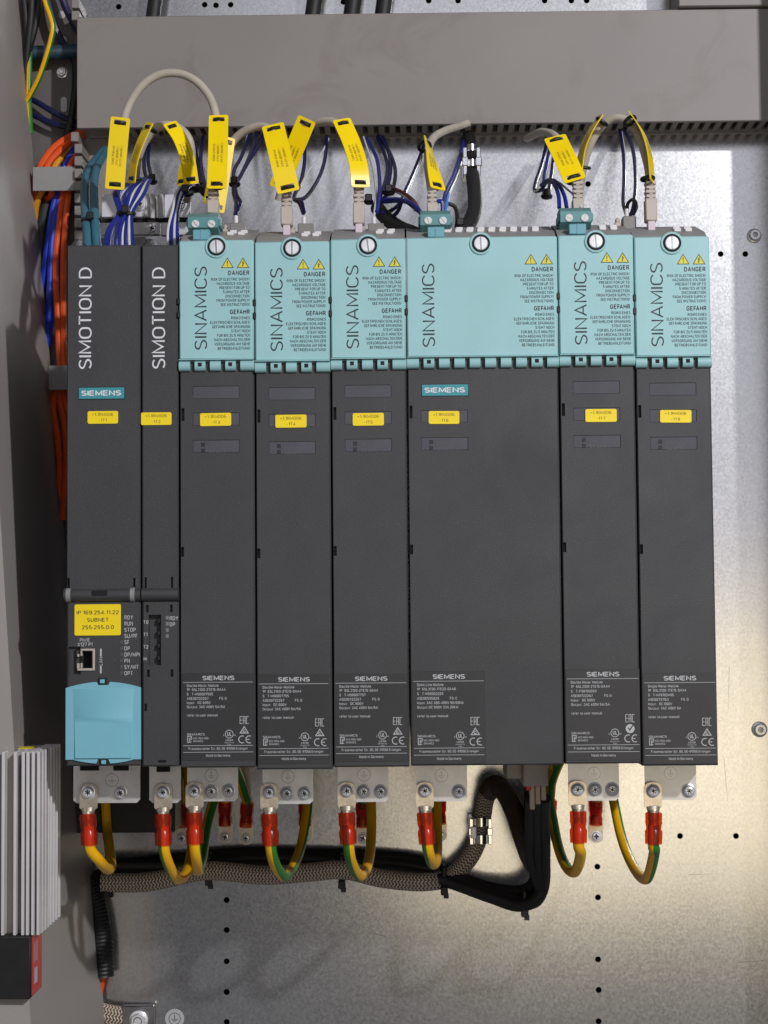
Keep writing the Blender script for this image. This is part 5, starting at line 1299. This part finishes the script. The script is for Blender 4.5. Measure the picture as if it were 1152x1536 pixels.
for px, lab, rr in ((232, 'black cable rising above the trunking at its left end, apart from the other three', 6.0), (471, 'first of the three black cables rising above the trunking', 6.4), (529, 'middle one of the three black cables rising above the trunking', 6.6), (576, 'right one of the three black cables rising above the trunking', 6.6)):
    cable('black_cable', [(px-5, 45, 252), (px, 8, 252), (px+7, -40, 252)], rr, BLACKG, lab, 'cable', 'black cables above the trunking')
cable('black_cable', [(1014, 30, 250), (1022, 5, 250), (1030, -20, 250)], 3, BLACKG, 'thin black cable beside the trunking corner at the top right', 'cable')

# ------------------------------------------------------------------ terminals, plugs, sockets
def terminal(cx, cy, w_, screws, label, Y=14.0):
    """two pole green plug-in terminal: sloped front, two screws, neck below"""
    p = P(cx, cy, Y); k = (Y+CD)/FPX; W2 = w_*k/2
    t = thing('plug_terminal', label, 'terminal', (p.x, Y, p.z), 'green two pole plug terminals')
    g = G(); z0 = p.z
    g.xprism([(Y+7, z0), (Y, z0+4.2), (Y, z0+11.3), (Y+7, z0+15.2), (Y+26, z0+15.2), (Y+26, z0)], p.x-W2, p.x+W2)
    g.box(p.x-W2-1.3, p.x-W2+.2, Y+2.0, Y+20, z0+5.5, z0+10.5, .4); g.box(p.x+W2-.2, p.x+W2+1.3, Y+2.0, Y+20, z0+5.5, z0+10.5, .4)
    part('terminal_body', g, TEALD, t)
    g = G(); g.box(p.x-W2*.55, p.x+W2*.55, 3, 13, z0-6.5, z0+.5, .5); g.box(p.x-.5, p.x+.5, 2.6, 4, z0-6.5, z0+.5, .1); part('neck', g, TEALL, t)
    for sx, sy in screws:
        q = P(sx, sy, Y); screw('tiny', (q.x, Y, q.z), t, random.uniform(0, 3), scale=1.05)
    return t
terminal(304.5, 350.5, 46, [(293, 336), (317, 336)], 'green plug terminal on the -1T3 module')
terminal(653.5, 346.5, 46, [(642, 331), (664.5, 331)], 'green plug terminal on the double width module')
terminal(864, 342, 47, [(853.5, 327), (877, 327)], 'green plug terminal on the -1T7 module')

def plug(px, py_top, py_bot, parent, Y=36.0, w_=17.5, full=True):
    """moulded network plug: ribbed boot above, flat body, clear clip and foot"""
    a = P(px, py_top, Y); b = P(px, py_bot, Y); x = a.x; k = (Y+CD)/FPX; W2 = w_*k/2
    g = G(); z = a.z; zb = b.z
    hb = 27*k
    rows = 4; rh = hb/rows
    for r in range(rows):
        z1 = z-r*rh; z0 = z1-rh
        inset = .35 if r % 2 else 0
        g.box(x-W2*.93+inset, x+W2*.93-inset, Y-4.2+inset, Y+4.2, z0+.55, z1-.05, .5)
        g.box(x-1.3, x+1.3, Y-4.0, Y+3.5, z0-.1, z0+.7, .1)
        g.box(x-W2*.6, x+W2*.6, Y-2.2, Y+3.0, z0-.2, z0+.8)
    g.box(x-W2, x+W2, Y-5.2, Y+5.0, zb+(9 if full else 0)*k*2.0, z-hb, .7)
    o = part('plug', g, PLUG, parent)
    if full:
        g = G(); g.box(x-W2*.62, x+W2*.62, Y-4.6, Y+3, zb-.5, zb+9*k*2.0, .4); part('plug_clip', g, PLUGP, parent)
        g = G(); g.box(x-W2*1.55, x+W2*1.55, Y-9, Y+2, zb-1.4, zb, .3); part('plug_foot', g, WHITEP, parent)
def patch(pts, label, plugs=(), r=2.9):
    p0 = P(*pts[len(pts)//2]); t = thing('network_cable', label, 'network cable', p0, 'cream network patch cables')
    g = G(); g.tube([P(*p) for p in pts], r, 12, 0, 8); part('cable', g, CREAM, t)
    for q in plugs: plug(*q[:3], t, *q[3:])
patch([(190, 300, 120), (180, 275, 92), (180, 235, 80), (184, 190, 74), (194, 157, 72), (214, 128, 70), (240, 112, 68), (265, 110, 66), (290, 119, 62), (311, 140, 58), (322, 165, 52), (325, 200, 46), (323, 245, 40), (320, 285, 36)], 'cream cable in the high arch over the left modules', [(320, 275, 340, 36)])
patch([(206, 300, 150), (203, 262, 135), (208, 232, 125), (219, 208, 120), (235, 192, 116), (252, 188, 114), (270, 194, 112), (283, 210, 110), (287, 240, 115), (283, 275, 125), (280, 300, 140)], 'grey cream cable in the small arch behind the left tags', (), 3.4)
patch([(318, 310, 90), (326, 265, 84), (340, 228, 78), (356, 205, 72), (375, 193, 66), (396, 190, 60), (412, 205, 52), (422, 240, 44), (430, 290, 36)], 'cream cable arching to the -1T4 module', [(430, 285, 357, 36)])
patch([(418, 300, 100), (428, 262, 92), (445, 220, 84), (462, 192, 76), (480, 183, 68), (500, 183, 60), (520, 197, 52), (532, 230, 44), (538, 285, 36)], 'cream cable arching to the -1T5 module', [(538, 279, 355, 36)])
patch([(715, 180, 250), (690, 189, 215), (668, 196, 160), (650, 207, 110), (643, 222, 80), (642, 250, 56), (647, 285, 40)], 'cream cable coming out of the trunking to the double width module', [(648, 279, 322, 44, 16, False)])
patch([(790, 208, 200), (800, 203, 150), (814, 198, 110), (832, 204, 84), (850, 225, 66), (862, 255, 54), (867, 278, 46)], 'cream cable curling under the slanted tag to the -1T7 module', [(866, 273, 318, 46, 17, False)])
patch([(868, 300, 92), (872, 268, 84), (880, 232, 76), (892, 204, 70), (908, 184, 66), (925, 177, 62), (942, 182, 58), (957, 200, 52), (967, 230, 46), (973, 255, 40), (975, 280, 36)], 'cream cable in the arch over the rightmost module', [(975, 273, 351, 36)])
def socket(px, py, w_, h_, lab, Y=48.0):
    p = P(px, py, Y); k = (Y+CD)/FPX; g = G(); W2 = w_*k/2; H2 = h_*k/2
    t = thing('wire_plug', lab, 'connector', (p.x, Y, p.z), 'small grey wire plugs on the module tops')
    g.box(p.x-W2, p.x+W2, Y-5, Y+6, p.z-H2-2, p.z+H2, .6); g.box(p.x-W2-1, p.x+W2-1.5, Y-2, Y+8, p.z-H2-4, p.z-H2+1, .5); part('shell', g, GREYM, t)
    g = G(); q = P(px-3, py-h_*.75, Y); g.lathe((q.x, Y, q.z-2.5), (0, 0, 1), [(1.5, -1), (1.5, 6), (1.1, 6.3)], 10); part('ferrule', g, WHITEP, t)
    g = G(); q = P(px-w_*.8, py, Y); 
    g.box(q.x-2.6, q.x+1.6, Y-3, Y+4, q.z-3.5, q.z+.5, .8); g.box(q.x-1.8, q.x+1.2, Y-1, Y+4, q.z-.5, q.z+3.8, 1.0); part('latch', g, PLUG, t)
socket(357, 345, 23, 18, 'small grey wire plug right of the -1T3 network plug')
socket(459, 345, 24, 16, 'small grey wire plug right of the -1T4 network plug')
socket(564, 345, 24, 16, 'small grey wire plug right of the -1T5 network plug')
socket(943, 335, 20, 18, 'small grey wire plug left of the rightmost network plug')

# ------------------------------------------------------------------ yellow cable tags
def cable_tag(pts, wid, label, n=(0, -1, 0), n2=None, text=True, seed=0, tie_ends=(True, True)):
    path = smooth_path([P(*p) for p in pts], 10)
    N = 26
    # resample evenly
    acc = [0]
    for i in range(1, len(path)): acc.append(acc[-1]+(path[i]-path[i-1]).length)
    def at(u):
        d = u*acc[-1]
        for i in range(1, len(path)):
            if acc[i] >= d-1e-6: return path[i-1].lerp(path[i], (d-acc[i-1])/max(1e-6, acc[i]-acc[i-1]))
        return path[-1]
    nA = Vector(n).normalized(); nB = Vector(n2 if n2 else n).normalized()
    Ltot = acc[-1]
    def frame(u):
        c = at(u); T = (at(min(1, u+.03))-at(max(0, u-.03))).normalized()
        nn = nA.lerp(nB, u); nn = (nn-T*nn.dot(T)).normalized(); sd = T.cross(nn).normalized()
        return c, sd, nn
    def mp(u, v, h=0.0):
        c, sd, nn = frame(u); return c+sd*v+nn*h
    t = thing('cable_tag', label, 'cable tag', at(1), 'yellow tags strapped on the network cables')
    # u stations with rounded corner ends and slots
    r = 1.3/Ltot; s0, s1 = 1.9/Ltot, 5.2/Ltot
    us = [0, r*.3, r, s0, s1]+[s1+(1-2*s1)*k/16 for k in range(1, 16)]+[1-s1, 1-s0, 1-r, 1-r*.3, 1]
    ww = wid/2; hs = wid*.31
    vs = []; cols = 6
    for u in us:
        e = min(u, 1-u)*Ltot; w_ = ww if e >= 1.3 else ww-1.3+math.sqrt(max(0, 1.3**2-(1.3-e)**2))
        for v in (-w_, -(hs+w_)/2, -hs, hs, (hs+w_)/2, w_): vs.append((u, v))
    fs = []
    for i in range(len(us)-1):
        for j in range(cols-1):
            mid = (us[i]+us[i+1])/2
            if j == 2 and (s0 < mid < s1 or 1-s1 < mid < 1-s0): continue
            fs.append((i*cols+j, i*cols+j+1, (i+1)*cols+j+1, (i+1)*cols+j))
    g = G(); top = [mp(u, v, .35) for u, v in vs]; bot = [mp(u, v, -.35) for u, v in vs]; n_ = len(vs)
    cnt = {}
    for f in fs:
        for k in range(4):
            e = (f[k], f[(k+1) % 4]); key = tuple(sorted(e)); cnt.setdefault(key, []).append(e)
    F = [tuple(f) for f in fs]+[tuple(i+n_ for i in f[::-1]) for f in fs]
    for key, es in cnt.items():
        if len(es) == 1: a, b = es[0]; F.append((b, a, a+n_, b+n_))
    g.add(top+bot, F)
    part('tag_plate', g, TAGY, t)
    for end, u in enumerate(((s0+s1)/2, 1-(s0+s1)/2)):
        if not tie_ends[end]: continue
        c, sd, nn = frame(u); g = G(); N_ = 16; pts_ = []
        for k in range(N_+1):
            a = math.tau*k/N_; pts_.append(c-nn*3.2+sd*(hs*.92*math.cos(a))*1.0+nn*(4.1*math.sin(a)))
        g.tube(pts_, 1.25, 8, 0, 2)
        part('cable_tie', g, BLACK, t)
    if text:
        g = G(); rows = ['+1.1RM006-1T%d X1%d' % (1+seed % 8, seed % 5), '+1.1RM006-W%d.%d' % (10+seed, seed % 7), '6XV1870-3QH%d' % (20+seed % 9)]
        for q, s_ in enumerate(rows):
            vs_, fs_ = glyphs(s_, .15); L_ = max(v[0] for v in vs_); cap = 1.55; k = cap/CAP
            kk = min(k*.95, Ltot*.42/L_)
            out = []
            for a, b in vs_:
                u = .47+(L_*.5-a)*kk/Ltot*-1+.06; v = (1-q)*wid*.20-(b*k-cap/2)
                out.append(mp(u, -v, .42))
            g.add(out, fs_)
        part('lettering', g, INKB, t)
    return t
W_ = 13.6
cable_tag([(181, 176, 60), (176, 230, 64), (172, 284, 66)], W_, 'large flat yellow tag at the far left', (0.05, -1, 0), seed=1)
cable_tag([(225, 184, 88), (210, 215, 88), (200, 248, 90), (197, 275, 92)], W_*.8, 'narrow edge-on yellow tag right behind the far left tag', (-.66, -.62, .35), seed=2)
cable_tag([(254, 184, 86), (270, 208, 84), (281, 238, 84), (287, 276, 86)], W_*.86, 'bowed yellow tag between the two left arches', (.52, -.85, .2), seed=3)
cable_tag([(280, 238, 112), (274, 258, 112), (271, 279, 112)], W_*.6, 'yellow tag sliver hidden behind the bowed left tag', (-.6, -.8, 0), text=False, tie_ends=(False, True))
cable_tag([(328, 173, 40), (327, 228, 30), (325, 283, 24)], W_*.98, 'large flat yellow tag over the -1T3 network plug', (0, -1, .05), seed=4)
cable_tag([(343, 206, 66), (335, 260, 66), (326, 318, 66)], W_*.72, 'yellow tag slanting down behind the -1T3 plug tag', (.35, -.9, 0), text=False, tie_ends=(False, False))
cable_tag([(318, 262, 60), (309, 305, 62)], W_*.5, 'small yellow tag edge left of the -1T3 network plug', (-.7, -.7, 0), text=False, tie_ends=(False, False))
cable_tag([(409, 187, 36), (421, 236, 26), (433, 288, 24)], W_*1.12, 'glossy yellow tag tilted right over the -1T4 plug', (0.02, -1, .02), seed=5)
cable_tag([(461, 178, 62), (440, 228, 68), (417, 283, 74)], W_*1.0, 'yellow tag tilted left behind the glossy one', (-.1, -1, 0), seed=6)
cable_tag([(512, 179, 44), (528, 216, 36), (538, 250, 30), (541, 281, 28)], W_*.95, 'bowed yellow tag over the -1T5 plug', (.28, -.95, .1), seed=7)
cable_tag([(642, 213, 70), (648, 240, 52), (652, 262, 44), (657, 284, 40)], W_*.98, 'twisted yellow tag above the double width module', (.84, -.54, 0), (.62, -.78, 0), seed=8)
cable_tag([(832, 205, 62), (848, 238, 48), (863, 271, 40)], W_*1.15, 'slanted yellow tag over the -1T7 terminal', (0.05, -1, .1), seed=9)
cable_tag([(902, 172, 58), (886, 196, 60), (874, 224, 64), (868, 258, 68)], W_*.9, 'yellow tag edge-on along the left leg of the right arch', (-.86, -.22, .45), (-.95, -.32, .1), seed=10)
cable_tag([(947, 172, 50), (963, 196, 42), (974, 228, 34), (979, 274, 30)], W_*.9, 'yellow tag edge-on along the right leg of the right arch', (.78, -.28, .5), (.92, -.38, .05), seed=11)
